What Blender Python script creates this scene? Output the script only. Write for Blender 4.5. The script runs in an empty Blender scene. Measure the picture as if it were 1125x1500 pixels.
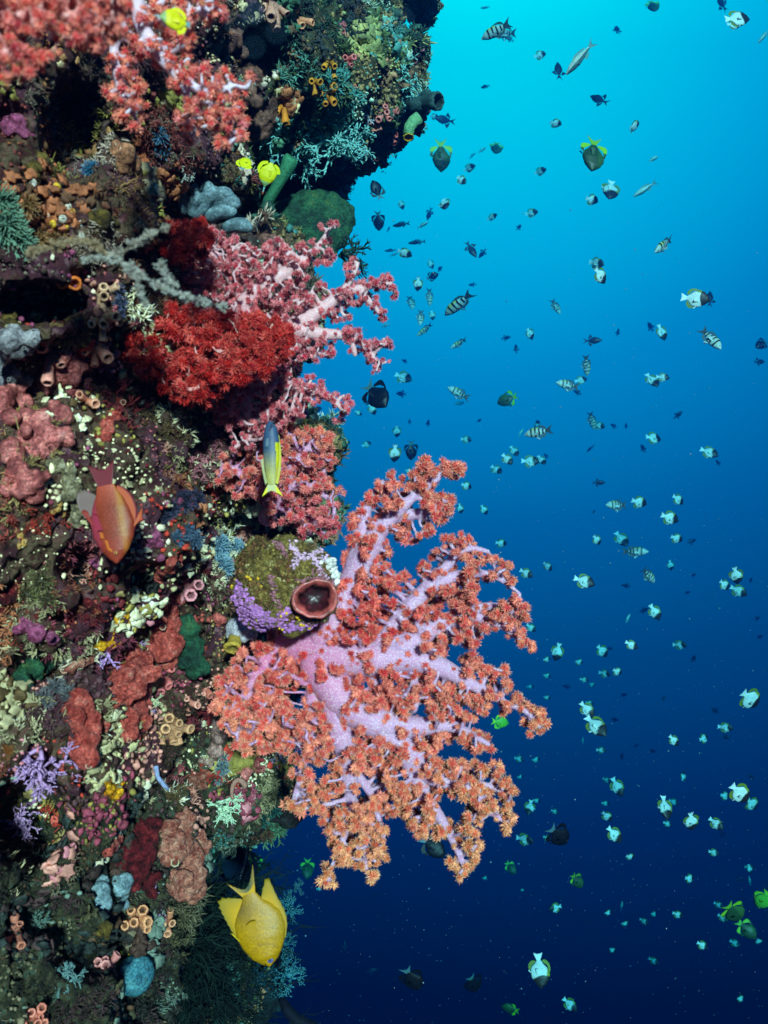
import bpy, math, random
import numpy as np
from mathutils import Vector, Matrix
from mathutils.bvhtree import BVHTree

rng = np.random.default_rng(7)
random.seed(7)
S = bpy.context.scene
COL = S.collection
PI = math.pi
FPX = 1300.0                      # focal length in photograph pixels (1125 x 1500)

# ------------------------------------------------------------------ camera
cam_d = bpy.data.cameras.new('camera'); cam = bpy.data.objects.new('camera', cam_d); COL.objects.link(cam)
cam.location = (0, 0, 0); cam.rotation_euler = (PI / 2, 0, 0)
cam_d.sensor_fit = 'VERTICAL'; cam_d.sensor_height = 36; cam_d.sensor_width = 27
cam_d.lens = FPX / 1500 * 36
cam_d.clip_start = 0.02; cam_d.clip_end = 500
cam_d.dof.use_dof = True; cam_d.dof.focus_distance = 2.0; cam_d.dof.aperture_fstop = 8.5
S.camera = cam

# ------------------------------------------------------------------ water light (world) and sun
SUN_TO = Vector((0.19, -1.0, 0.29)).normalized()
sun_el = math.asin(SUN_TO.z); sun_az = math.atan2(SUN_TO.x, SUN_TO.y)
W = bpy.data.worlds.new('World'); S.world = W; W.use_nodes = True
nt = W.node_tree; N = nt.nodes; L = nt.links; N.clear()
out = N.new('ShaderNodeOutputWorld'); bg = N.new('ShaderNodeBackground')
tc = N.new('ShaderNodeTexCoord')
dot = N.new('ShaderNodeVectorMath'); dot.operation = 'DOT_PRODUCT'
glow_dir = Vector(((700 - 562.5) / FPX, 1.0, (750 + 170) / FPX)).normalized()
dot.inputs[1].default_value = glow_dir
nrm = N.new('ShaderNodeVectorMath'); nrm.operation = 'NORMALIZE'
L.new(tc.outputs['Generated'], nrm.inputs[0]); L.new(nrm.outputs[0], dot.inputs[0])
ac = N.new('ShaderNodeMath'); ac.operation = 'ARCCOSINE'; L.new(dot.outputs['Value'], ac.inputs[0])
mr = N.new('ShaderNodeMapRange'); mr.inputs['From Min'].default_value = 0; mr.inputs['From Max'].default_value = math.radians(80)
L.new(ac.outputs[0], mr.inputs['Value'])
ramp = N.new('ShaderNodeValToRGB'); L.new(mr.outputs[0], ramp.inputs[0])
stops = [(0.0, (0.0, 2.4695, 1.9015)), (0.1, (0.0, 1.8508, 1.649)), (0.22, (0.0, 1.1456, 1.4168)), (0.33, (0.0, 0.5878, 1.0344)), (0.45, (0.0, 0.2713, 0.5979)), (0.56, (0.0, 0.131, 0.3329)), (0.68, (0.0, 0.041, 0.155)), (0.8, (0.0, 0.004, 0.02)), (1.0, (0.0, 0.0004, 0.004))]
cr = ramp.color_ramp
while len(cr.elements) < len(stops): cr.elements.new(0.5)
for e, (p, c) in zip(cr.elements, stops): e.position = p; e.color = (*c, 1)
sky = N.new('ShaderNodeTexSky'); sky.sky_type = 'NISHITA'; sky.sun_disc = False
sky.sun_elevation = sun_el; sky.sun_rotation = sun_az
tint = N.new('ShaderNodeMixRGB'); tint.blend_type = 'MULTIPLY'; tint.inputs[0].default_value = 1
tint.inputs[2].default_value = (0.0, 0.0022, 0.0028, 1)     # daylight after its way down through the water
L.new(sky.outputs[0], tint.inputs[1])
add = N.new('ShaderNodeMixRGB'); add.blend_type = 'ADD'; add.inputs[0].default_value = 1
L.new(ramp.outputs[0], add.inputs[1]); L.new(tint.outputs[0], add.inputs[2])
L.new(add.outputs[0], bg.inputs[0]); bg.inputs[1].default_value = 0.8
L.new(bg.outputs[0], out.inputs[0])

sun_d = bpy.data.lights.new('sun', 'SUN'); sun_d.energy = 5.0; sun_d.angle = math.radians(3.5); sun_d.color = (1.0, 0.96, 0.93)
sun = bpy.data.objects.new('sun', sun_d); COL.objects.link(sun)
sun.rotation_euler = SUN_TO.to_track_quat('Z', 'Y').to_euler()
S.view_settings.view_transform = 'Standard'; S.view_settings.look = 'None'
S.view_settings.exposure = 0.25; S.view_settings.gamma = 1.0
S.render.engine = 'CYCLES'
S.cycles.use_denoising = True; S.cycles.volume_step_rate = 1
S.cycles.volume_bounces = 0; S.cycles.max_bounces = 5; S.cycles.diffuse_bounces = 2; S.cycles.transparent_max_bounces = 4

# ------------------------------------------------------------------ helpers
def at(px, py, Y):
    return np.array([(px - 562.5) * Y / FPX, Y, (750.0 - py) * Y / FPX])
def srgb(r, g, b, k=1.0):
    f = lambda v: (v / 12.92 if v <= 0.04045 else ((v + 0.055) / 1.055) ** 2.4)
    return np.array([f(r / 255) * k, f(g / 255) * k, f(b / 255) * k])
def unit(v):
    v = np.asarray(v, float); return v / (np.linalg.norm(v) + 1e-12)
def basis(n):
    n = unit(n); a = np.array([0, 0, 1.0]) if abs(n[2]) < 0.9 else np.array([1.0, 0, 0])
    u = unit(np.cross(a, n)); v = np.cross(n, u); return u, v, n
def rand_dir():
    return unit(rng.normal(size=3))

class MB:
    """collects vertices, faces and colours and links them as ONE mesh object"""
    def __init__(s): s.V = []; s.T = []; s.Q = []; s.C = []; s.n = 0
    def add(s, V, T=None, Q=None, C=None):
        V = np.asarray(V, float).reshape(-1, 3)
        if T is not None and len(T): s.T.append(np.asarray(T, int) + s.n)
        if Q is not None and len(Q): s.Q.append(np.asarray(Q, int) + s.n)
        C = np.ones((len(V), 3)) * 0.8 if C is None else np.asarray(C, float)
        if C.ndim == 1: C = np.tile(C, (len(V), 1))
        s.V.append(V); s.C.append(C); s.n += len(V)
        return s
    def build(s, name, mat=None, parent=None, smooth=True, origin=None):
        V = np.concatenate(s.V); C = np.concatenate(s.C)
        T = np.concatenate(s.T) if s.T else np.zeros((0, 3), int)
        Q = np.concatenate(s.Q) if s.Q else np.zeros((0, 4), int)
        if origin is not None: V = V - np.asarray(origin)
        me = bpy.data.meshes.new(name)
        me.vertices.add(len(V)); me.vertices.foreach_set('co', V.astype(np.float32).ravel())
        loops = np.concatenate([T.ravel(), Q.ravel()]).astype(np.int32)
        me.loops.add(len(loops)); me.loops.foreach_set('vertex_index', loops)
        st = np.concatenate([np.arange(len(T)) * 3, len(T) * 3 + np.arange(len(Q)) * 4]).astype(np.int32)
        me.polygons.add(len(st)); me.polygons.foreach_set('loop_start', st)
        me.polygons.foreach_set('use_smooth', np.full(len(st), smooth))
        me.update(calc_edges=True); me.validate()
        at_ = me.color_attributes.new('Col', 'FLOAT_COLOR', 'POINT')
        if len(at_.data) == len(C):
            at_.data.foreach_set('color', np.hstack([C, np.ones((len(C), 1))]).astype(np.float32).ravel())
        if mat: me.materials.append(mat)
        o = bpy.data.objects.new(name, me); COL.objects.link(o)
        if parent is not None:
            o.parent = parent
        if origin is not None: o.location = origin
        return o

def tag(o, label=None, cat=None, group=None, kind=None):
    if label: o['label'] = label
    if cat: o['category'] = cat
    if group: o['group'] = group
    if kind: o['kind'] = kind
    return o
def empty(name, loc, label, cat, group=None):
    o = bpy.data.objects.new(name, None); COL.objects.link(o); o.location = loc; o.empty_display_size = 0.02
    return tag(o, label, cat, group)

def tube(mb, P, R, n=8, C=None, cap=True, ridge=0.0, nr=8):
    P = np.asarray(P, float); R = np.asarray(R, float) * np.ones(len(P)); k = len(P)
    T = np.gradient(P, axis=0); T /= (np.linalg.norm(T, axis=1)[:, None] + 1e-12)
    u, v, _ = basis(T[0]); th = np.arange(n) * 2 * PI / n; V = []
    for i in range(k):
        u = u - T[i] * (u @ T[i]); u = unit(u); v = np.cross(T[i], u)
        rr = R[i] * (1 + ridge * np.cos(nr * th))
        V.append(P[i] + np.outer(rr * np.cos(th), u) + np.outer(rr * np.sin(th), v))
    V = np.concatenate(V); a = np.arange(n); b = (a + 1) % n
    Q = np.concatenate([np.stack([i * n + a, i * n + b, (i + 1) * n + b, (i + 1) * n + a], 1) for i in range(k - 1)])
    if C is not None:
        C = np.asarray(C, float); C = np.tile(C, (k * n, 1)) if C.ndim == 1 else np.repeat(C, n, 0)
    else: C = np.full((k * n, 3), 0.8)
    Tr = None
    if cap:
        V = np.vstack([V, P[0], P[-1]]); C = np.vstack([C, C[0], C[-1]])
        Tr = np.concatenate([np.stack([np.full(n, k * n), b, a], 1), np.stack([np.full(n, k * n + 1), (k - 1) * n + a, (k - 1) * n + b], 1)])
    mb.add(V, Tr, Q, C)

_ico = {}
def ico(sub):
    if sub in _ico: return _ico[sub]
    t = (1 + 5 ** .5) / 2
    V = [(-1, t, 0), (1, t, 0), (-1, -t, 0), (1, -t, 0), (0, -1, t), (0, 1, t), (0, -1, -t), (0, 1, -t), (t, 0, -1), (t, 0, 1), (-t, 0, -1), (-t, 0, 1)]
    V = [unit(v) for v in V]
    Fs = [(0, 11, 5), (0, 5, 1), (0, 1, 7), (0, 7, 10), (0, 10, 11), (1, 5, 9), (5, 11, 4), (11, 10, 2), (10, 7, 6), (7, 1, 8), (3, 9, 4), (3, 4, 2), (3, 2, 6), (3, 6, 8), (3, 8, 9), (4, 9, 5), (2, 4, 11), (6, 2, 10), (8, 6, 7), (9, 8, 1)]
    for _ in range(sub):
        c = {}; G = []
        def mid(a, b):
            k = (min(a, b), max(a, b))
            if k not in c: c[k] = len(V); V.append(unit(V[a] + V[b]))
            return c[k]
        for a, b, d in Fs:
            x, y, z = mid(a, b), mid(b, d), mid(d, a); G += [(a, x, z), (b, y, x), (d, z, y), (x, y, z)]
        Fs = G
    _ico[sub] = (np.array(V), np.array(Fs)); return _ico[sub]
def ball(mb, c, r, sub=1, C=None, jit=0.0, B=None):
    V, T = ico(sub); r = np.asarray(r, float) * np.ones(3); X = V * r
    if jit: X = X * (1 + jit * rng.normal(size=(len(X), 1)))
    if B is not None: X = X @ np.array(B)
    mb.add(X + c, T, None, C)

# ------------------------------------------------------------------ materials
def node_mat(name):
    m = bpy.data.materials.new(name); m.use_nodes = True
    n = m.node_tree.nodes; l = m.node_tree.links; b = n['Principled BSDF']; return m, n, l, b
def attr_mat(name, rough=0.6, sss=0.0, bump=0.0, bscale=200, var=0.25, vscale=60, spec=0.4, sssr=(1, .4, .3), speck=None):
    """coloured by the mesh's pigment attribute, broken up by noise"""
    m, n, l, b = node_mat(name)
    a = n.new('ShaderNodeAttribute'); a.attribute_name = 'Col'
    tcn = n.new('ShaderNodeTexCoord')
    nz = n.new('ShaderNodeTexNoise'); nz.inputs['Scale'].default_value = vscale; nz.inputs['Detail'].default_value = 5; nz.inputs['Roughness'].default_value = .65
    l.new(tcn.outputs['Object'], nz.inputs['Vector'])
    r = n.new('ShaderNodeMapRange'); r.inputs['From Min'].default_value = .3; r.inputs['From Max'].default_value = .7
    r.inputs['To Min'].default_value = 1 - var; r.inputs['To Max'].default_value = 1 + var; l.new(nz.outputs[0], r.inputs[0])
    x = n.new('ShaderNodeVectorMath'); x.operation = 'MULTIPLY'; l.new(a.outputs['Color'], x.inputs[0]); l.new(r.outputs[0], x.inputs[1])
    colout = x.outputs[0]
    if speck:
        v = n.new('ShaderNodeTexVoronoi'); v.inputs['Scale'].default_value = speck[0]; l.new(tcn.outputs['Object'], v.inputs['Vector'])
        q = n.new('ShaderNodeMapRange'); q.inputs['From Min'].default_value = speck[1]; q.inputs['From Max'].default_value = speck[1] * 1.5
        q.inputs['To Min'].default_value = 1; q.inputs['To Max'].default_value = 0; l.new(v.outputs['Distance'], q.inputs[0])
        mx = n.new('ShaderNodeMixRGB'); l.new(q.outputs[0], mx.inputs[0]); l.new(colout, mx.inputs[1]); mx.inputs[2].default_value = (*speck[2], 1); colout = mx.outputs[0]
    l.new(colout, b.inputs['Base Color'])
    b.inputs['Roughness'].default_value = rough; b.inputs['Specular IOR Level'].default_value = spec
    if sss:
        b.inputs['Subsurface Weight'].default_value = sss; b.inputs['Subsurface Radius'].default_value = sssr; b.inputs['Subsurface Scale'].default_value = 0.004
    if bump:
        bz = n.new('ShaderNodeTexNoise'); bz.inputs['Scale'].default_value = bscale; bz.inputs['Detail'].default_value = 4; l.new(tcn.outputs['Object'], bz.inputs['Vector'])
        bb = n.new('ShaderNodeBump'); bb.inputs['Strength'].default_value = bump; bb.inputs['Distance'].default_value = 0.004
        l.new(bz.outputs[0], bb.inputs['Height']); l.new(bb.outputs[0], b.inputs['Normal'])
    return m
def lump_mat(name, c1, c2, c3=None, scale=30, rough=.6, bump=.6, bscale=150, pores=None, c3lvl=.62):
    """two or three pigments in patches, with grain; pores = (scale, size, colour)"""
    m, n, l, b = node_mat(name); tcn = n.new('ShaderNodeTexCoord')
    nz = n.new('ShaderNodeTexNoise'); nz.inputs['Scale'].default_value = scale * 2.2; nz.inputs['Detail'].default_value = 8; nz.inputs['Roughness'].default_value = .7
    l.new(tcn.outputs['Object'], nz.inputs['Vector'])
    r = n.new('ShaderNodeValToRGB'); l.new(nz.outputs[0], r.inputs[0]); e = r.color_ramp.elements
    e[0].position = .40; e[0].color = (*c1, 1); e[1].position = .56; e[1].color = (*c2, 1)
    if c3 is not None: q = r.color_ramp.elements.new(c3lvl + .06); q.color = (*c3, 1)
    o = r.outputs[0]
    if pores:
        v = n.new('ShaderNodeTexVoronoi'); v.inputs['Scale'].default_value = pores[0]; l.new(tcn.outputs['Object'], v.inputs['Vector'])
        q = n.new('ShaderNodeMapRange'); q.inputs['From Min'].default_value = pores[1]; q.inputs['From Max'].default_value = pores[1] * 1.6
        q.inputs['To Min'].default_value = 1; q.inputs['To Max'].default_value = 0; l.new(v.outputs['Distance'], q.inputs[0])
        mx = n.new('ShaderNodeMixRGB'); l.new(q.outputs[0], mx.inputs[0]); l.new(o, mx.inputs[1]); mx.inputs[2].default_value = (*pores[2], 1); o = mx.outputs[0]
    fz = n.new('ShaderNodeTexNoise'); fz.inputs['Scale'].default_value = 330; fz.inputs['Detail'].default_value = 5; fz.inputs['Roughness'].default_value = .8; l.new(tcn.outputs['Object'], fz.inputs['Vector'])
    fr = n.new('ShaderNodeMapRange'); l.new(fz.outputs[0], fr.inputs[0]); fr.inputs['From Min'].default_value = .35; fr.inputs['From Max'].default_value = .65; fr.inputs['To Min'].default_value = .5; fr.inputs['To Max'].default_value = 1.5
    wz = n.new('ShaderNodeTexNoise'); wz.inputs['Scale'].default_value = 95; wz.inputs['Detail'].default_value = 3; wz.inputs['Distortion'].default_value = 2; l.new(tcn.outputs['Object'], wz.inputs['Vector'])
    wr = n.new('ShaderNodeMapRange'); l.new(wz.outputs[0], wr.inputs[0]); wr.inputs['From Min'].default_value = .4; wr.inputs['From Max'].default_value = .6; wr.inputs['To Min'].default_value = .65; wr.inputs['To Max'].default_value = 1.25
    m1_ = n.new('ShaderNodeMath'); m1_.operation = 'MULTIPLY'; l.new(fr.outputs[0], m1_.inputs[0]); l.new(wr.outputs[0], m1_.inputs[1])
    fm = n.new('ShaderNodeVectorMath'); fm.operation = 'MULTIPLY'; l.new(o, fm.inputs[0]); l.new(m1_.outputs[0], fm.inputs[1]); o = fm.outputs[0]
    l.new(o, b.inputs['Base Color']); b.inputs['Roughness'].default_value = rough; b.inputs['Specular IOR Level'].default_value = .35
    bz = n.new('ShaderNodeTexNoise'); bz.inputs['Scale'].default_value = bscale * 1.8; bz.inputs['Detail'].default_value = 6; bz.inputs['Roughness'].default_value = .7
    l.new(tcn.outputs['Object'], bz.inputs['Vector'])
    bb = n.new('ShaderNodeBump'); bb.inputs['Strength'].default_value = min(1, bump * 1.3); bb.inputs['Distance'].default_value = 0.009
    l.new(bz.outputs[0], bb.inputs['Height']); l.new(bb.outputs[0], b.inputs['Normal'])
    return m

def tex_clouds(name, size, depth=4):
    t = bpy.data.textures.new(name, 'CLOUDS'); t.noise_scale = size; t.noise_depth = depth; return t
def bake(o, voxel, disp=(), smooth=0):
    """remesh joined blobs into one skin, roughen it, and keep the result as plain mesh"""
    m = o.modifiers.new('r', 'REMESH'); m.mode = 'VOXEL'; m.voxel_size = voxel; m.use_smooth_shade = True
    if smooth:
        m = o.modifiers.new('s', 'SMOOTH'); m.iterations = smooth; m.factor = .5
    for size, strength in disp:
        d = o.modifiers.new('d', 'DISPLACE'); d.texture = tex_clouds('t', size); d.strength = strength; d.mid_level = .5; d.texture_coords = 'LOCAL'
    bpy.context.view_layer.update()
    dg = bpy.context.evaluated_depsgraph_get()
    me = bpy.data.meshes.new_from_object(o.evaluated_get(dg), depsgraph=dg)
    mats = list(o.data.materials); old = o.data; o.modifiers.clear(); o.data = me
    me.materials.clear()
    for x in mats: me.materials.append(x)
    bpy.data.meshes.remove(old)
    return o

# ================================================================== REEF
BL = [(-80, 60, 1.15, 240, 300, .35), (30, 400, 1.25, 200, 250, .32), (40, 760, 1.30, 215, 280, .32), (30, 1080, 1.32, 205, 250, .30),
      (20, 1420, 1.35, 160, 300, .30), (150, 120, 1.45, 170, 220, .35), (230, 300, 1.65, 130, 120, .30), (290, 620, 1.70, 140, 200, .30), (330, 460, 1.85, 110, 130, .30),
      (240, 900, 1.62, 140, 200, .30), (330, 1080, 1.80, 95, 135, .22), (235, 1200, 1.58, 80, 120, .2), (190, 1340, 1.55, 70, 150, .2),
      (515, 125, 2.25, 80, 96, .33), (535, 0, 2.35, 44, 62, .3), (612, -34, 2.4, 34, 32, .2), (592, 165, 2.3, 24, 22, .12), (592, 100, 2.3, 20, 24, .12), (450, 165, 2.10, 85, 68, .28), (340, 60, 1.90, 120, 150, .30), (470, 10, 2.25, 100, 80, .3),
      (560, 145, 2.28, 42, 58, .2), (430, 250, 2.45, 85, 60, .3), (470, 700, 1.95, 30, 90, .12), (400, 690, 1.90, 70, 120, .2), (380, 1140, 2.05, 60, 62, .2),
      (400, 980, 2.0, 40, 90, .2), (270, 1420, 2.5, 120, 190, .3), (200, 1250, 2.3, 140, 190, .3)]
mb = MB()
for px, py, Y, rx, ry, rY in BL:
    ball(mb, at(px, py, Y), (rx * Y / FPX, rY, ry * Y / FPX), 4)
M_reef = bpy.data.materials.new('encrusted_rock')
reef = mb.build('reef_terrain', M_reef); reef['kind'] = 'structure'
bake(reef, 0.0062, [(0.30, 0.16), (0.11, 0.085), (0.045, 0.045), (0.02, 0.024), (0.010, 0.012)])
me = reef.data
nv = len(me.vertices); V = np.empty(nv * 3, np.float32); me.vertices.foreach_get('co', V); V = V.reshape(-1, 3).astype(float)
# caves and overhang shadows: hollows pushed back into the rock
CAVES = [(105, 190, 50, 80, .22), (55, 445, 70, 32, .22), (35, 1200, 75, 70, .30), (205, 1120, 12, 12, .05), (115, 830, 34, 34, .12), (215, 850, 34, 28, .07),
         (340, 300, 50, 30, .2), (440, 260, 60, 32, .25), (370, 75, 50, 45, .2), (215, 590, 34, 18, .07), (130, 1400, 60, 40, .12), (75, 1340, 60, 40, .08), (300, 900, 16, 50, .1),
         (180, 500, 30, 30, .08), (95, 905, 22, 14, .07), (60, 980, 40, 22, .06), (225, 1480, 60, 60, .1), (330, 735, 12, 20, .06), (215, 370, 40, 20, .1)]
PX = V[:, 0] / V[:, 1] * FPX + 562.5; PY = 750 - V[:, 2] / V[:, 1] * FPX
dirv = V / np.linalg.norm(V, axis=1)[:, None]
for cx, cy, rx, ry, d in CAVES:
    q = ((PX - cx) / rx) ** 2 + ((PY - cy) / ry) ** 2
    f = np.clip(1.25 - q, 0, 1); f = f * f * (3 - 2 * f)
    V += dirv * (f * d)[:, None] * (V[:, 1] < 1.9 + (cx > 300) * .8)[:, None]
me.vertices.foreach_set('co', V.astype(np.float32).ravel()); me.update()
me.polygons.foreach_set('use_smooth', np.ones(len(me.polygons), bool))
bpy.context.view_layer.update()
tv = [Vector(v) for v in V]; polys = [tuple(p.vertices) for p in me.polygons]
REEF = BVHTree.FromPolygons(tv, polys)
def hit(px, py, default=1.8):
    d = Vector(((px - 562.5) / FPX, 1, (750 - py) / FPX)); d.normalize()
    loc, nor, i, dist = REEF.ray_cast(Vector((0, 0, 0)), d)
    if loc is None: return at(px, py, default), np.array([0, -1.0, 0])
    if nor.dot(d) > 0: nor = -nor
    return np.array(loc), np.array(nor)

# reef rock material: crusts of many organisms in patches; strobe falloff painted into the low zone, distance tint into the back zone
m = M_reef; m.use_nodes = True; n = m.node_tree.nodes; l = m.node_tree.links; b = n['Principled BSDF']
tcn = n.new('ShaderNodeTexCoord')
def noise(scale, detail=8, rough=.7, off=(0, 0, 0)):
    mp = n.new('ShaderNodeMapping'); mp.inputs['Location'].default_value = off; l.new(tcn.outputs['Object'], mp.inputs[0])
    z = n.new('ShaderNodeTexNoise'); z.inputs['Scale'].default_value = scale; z.inputs['Detail'].default_value = detail; z.inputs['Roughness'].default_value = rough
    l.new(mp.outputs[0], z.inputs['Vector']); return z.outputs[0]
def cramp(fac, st):
    r = n.new('ShaderNodeValToRGB'); l.new(fac, r.inputs[0]); c = r.color_ramp
    while len(c.elements) < len(st): c.elements.new(.5)
    for e, (p, col) in zip(c.elements, st): e.position = p; e.color = (*col, 1)
    return r.outputs[0]
def mixc(f, a, b_):
    x = n.new('ShaderNodeMixRGB')
    if isinstance(f, float): x.inputs[0].default_value = f
    else: l.new(f, x.inputs[0])
    l.new(a, x.inputs[1]); l.new(b_, x.inputs[2]); return x.outputs[0]
def step(v, a, b_):
    r = n.new('ShaderNodeMapRange'); l.new(v, r.inputs[0]); r.inputs['From Min'].default_value = a; r.inputs['From Max'].default_value = b_; return r.outputs[0]
warm = cramp(noise(55), [(.33, (.02, .009, .008)), (.42, (.12, .03, .03)), (.48, (.08, .05, .02)), (.54, (.28, .21, .12)), (.60, (.24, .07, .07)), (.68, (.42, .36, .24)), (.78, (.55, .5, .4))])
pinky = cramp(noise(38, off=(3, 1, 7)), [(.35, (.03, .008, .015)), (.47, (.17, .05, .07)), (.53, (.10, .03, .06)), (.6, (.4, .18, .22)), (.7, (.45, .36, .3))])
green = cramp(noise(60, off=(5, 5, 5)), [(.34, (.01, .014, .010)), (.46, (.05, .06, .032)), (.54, (.13, .12, .055)), (.6, (.07, .15, .11)), (.68, (.22, .3, .2)), (.76, (.5, .5, .32))])
orange = cramp(noise(90, off=(2, 8, 5)), [(.4, (.22, .05, .01)), (.6, (.5, .2, .03)), (.7, (.5, .4, .2))])
c = mixc(step(noise(9, 4, .6, (1, 2, 3)), .47, .55), warm, pinky)
c = mixc(step(noise(14, 4, .6, (9, 2, 3)), .66, .70), c, orange)
sep = n.new('ShaderNodeSeparateXYZ'); l.new(tcn.outputs['Object'], sep.inputs[0])
deep = n.new('ShaderNodeMapRange'); l.new(sep.outputs[1], deep.inputs[0]); deep.inputs['From Min'].default_value = 1.60; deep.inputs['From Max'].default_value = 1.95
low = n.new('ShaderNodeMapRange'); l.new(sep.outputs[2], low.inputs[0]); low.inputs['From Min'].default_value = -.36; low.inputs['From Max'].default_value = -.48
mx = n.new('ShaderNodeMath'); mx.operation = 'MAXIMUM'; l.new(deep.outputs[0], mx.inputs[0]); l.new(low.outputs[0], mx.inputs[1])
nz2 = noise(12, 4, .6, (4, 4, 1)); ad = n.new('ShaderNodeMath'); ad.operation = 'ADD'; l.new(mx.outputs[0], ad.inputs[0]); l.new(nz2, ad.inputs[1])
c = mixc(step(ad.outputs[0], .72, .95), c, green)  # dark green paints in weaker light low down and water tint far back
l.new(c, b.inputs['Base Color']); b.inputs['Roughness'].default_value = .75; b.inputs['Specular IOR Level'].default_value = .3
bb = n.new('ShaderNodeBump'); bb.inputs['Strength'].default_value = 1; bb.inputs['Distance'].default_value = .02
l.new(noise(75, 10, .75, (7, 7, 7)), bb.inputs['Height']); l.new(bb.outputs[0], b.inputs['Normal'])

# ------------------------------------------------------------------ encrusting cover nobody could count
M_cover = attr_mat('reef_cover_pigment', .7, 0, .5, 300, .35, 150)
nf = len(me.polygons)
fc = np.empty(nf * 3, np.float32); me.polygons.foreach_get('center', fc); fc = fc.reshape(-1, 3).astype(float)
fn = np.empty(nf * 3, np.float32); me.polygons.foreach_get('normal', fn); fn = fn.reshape(-1, 3).astype(float)
fa = np.empty(nf, np.float32); me.polygons.foreach_get('area', fa)
FX = fc[:, 0] / fc[:, 1] * FPX + 562.5; FY = 750 - fc[:, 2] / fc[:, 1] * FPX
face = -(fc * fn).sum(1) / np.linalg.norm(fc, axis=1)
ok = (FX > -60) & (FX < 700) & (FY > -60) & (FY < 1560) & (face > -.1)
def pal(*cs): return np.array([srgb(*x) for x in cs])
P_warm = pal((235, 225, 180), (205, 195, 150), (160, 70, 62), (120, 34, 40), (150, 130, 80), (215, 205, 175), (175, 90, 95), (90, 70, 40), (180, 110, 75), (50, 30, 28), (150, 135, 65), (140, 60, 78), (185, 175, 130), (60, 45, 30), (195, 120, 130), (190, 60, 45), (150, 70, 105), (205, 140, 125), (85, 55, 60), (170, 160, 120))
P_green = pal((60, 100, 75), (40, 75, 62), (120, 130, 80), (90, 145, 130), (150, 150, 90), (30, 60, 50), (150, 175, 155), (70, 90, 55), (110, 85, 60), (60, 120, 115), (130, 110, 70), (40, 50, 55), (160, 120, 90))
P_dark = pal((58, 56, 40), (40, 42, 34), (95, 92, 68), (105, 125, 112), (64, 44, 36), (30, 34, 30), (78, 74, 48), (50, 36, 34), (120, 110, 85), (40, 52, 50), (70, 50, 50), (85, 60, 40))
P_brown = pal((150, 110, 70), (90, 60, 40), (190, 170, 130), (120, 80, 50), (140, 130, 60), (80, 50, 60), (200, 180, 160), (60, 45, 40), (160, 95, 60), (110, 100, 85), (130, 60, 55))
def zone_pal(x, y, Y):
    if Y > 1.85 or (x > 370 and y < 340): return P_green  # far zone greener: the water's tint over distance put into the colours
    if y > 1190 + 40 * math.sin(x * .03): return P_dark  # low zone darker: fading strobe light put into the colours
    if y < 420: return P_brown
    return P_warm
# the cover grows in colonies: every patch has its own kind and pigment
from mathutils.kdtree import KDTree
rs_ = np.random.default_rng(55); wsd = fa * ok; sid = rs_.choice(nf, 1500, p=wsd / wsd.sum()); KD = KDTree(len(sid)); COLONY = []
for k_, i_ in enumerate(sid):
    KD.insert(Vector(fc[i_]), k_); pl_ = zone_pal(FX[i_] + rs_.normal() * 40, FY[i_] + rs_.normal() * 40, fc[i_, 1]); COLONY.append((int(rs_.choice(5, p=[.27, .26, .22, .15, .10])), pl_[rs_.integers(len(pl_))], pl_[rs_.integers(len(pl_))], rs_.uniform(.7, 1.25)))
KD.balance()
def scatter(count, seed, kinds):
    r = np.random.default_rng(seed); w = fa * ok * (np.clip(face, .15, 1)); ids = r.choice(nf, count, p=w / w.sum()); mb = MB(); jit = r.normal(size=(count, 3)) * .0035
    for q_, i in enumerate(ids):
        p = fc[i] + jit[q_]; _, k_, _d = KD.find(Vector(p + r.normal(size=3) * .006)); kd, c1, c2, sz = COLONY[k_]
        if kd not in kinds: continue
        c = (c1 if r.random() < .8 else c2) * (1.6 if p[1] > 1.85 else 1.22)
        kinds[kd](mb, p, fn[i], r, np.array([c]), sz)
    return mb
def mk_tuft(mb, p, n_, r, pl, sz=1):
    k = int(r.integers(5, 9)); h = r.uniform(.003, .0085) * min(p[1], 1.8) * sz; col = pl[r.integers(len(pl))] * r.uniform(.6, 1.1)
    u, v, nn = basis(n_); th = r.uniform(0, 2 * PI, k); sp = r.uniform(.3, 1.1, k); hh = h * r.uniform(.5, 1.2, k); w = h * .09
    d = nn + (np.cos(th) * sp)[:, None] * u + (np.sin(th) * sp)[:, None] * v
    side = np.cross(d, nn + .3 * u); side /= np.linalg.norm(side, axis=1)[:, None] + 1e-9
    up = np.cross(side, d); up /= np.linalg.norm(up, axis=1)[:, None] + 1e-9
    b0 = p + .002 * r.normal(size=(k, 3)); tip = b0 + d * hh[:, None]; mid = b0 + d * (hh * .55)[:, None]
    Vt = np.stack([b0 - side * w, b0 + side * w, b0 + up * w * 1.4, mid - side * w * 1.3, mid + side * w * 1.3, mid + up * w, tip], 1).reshape(-1, 3)
    base = np.arange(k)[:, None] * 7
    T = np.concatenate([base + np.array(t) for t in ((0, 1, 4), (0, 4, 3), (1, 2, 5), (1, 5, 4), (2, 0, 3), (2, 3, 5), (3, 4, 6), (4, 5, 6), (5, 3, 6))])
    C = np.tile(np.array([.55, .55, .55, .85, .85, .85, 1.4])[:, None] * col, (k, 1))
    mb.add(Vt, T, None, np.clip(C, 0, .9))
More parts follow.
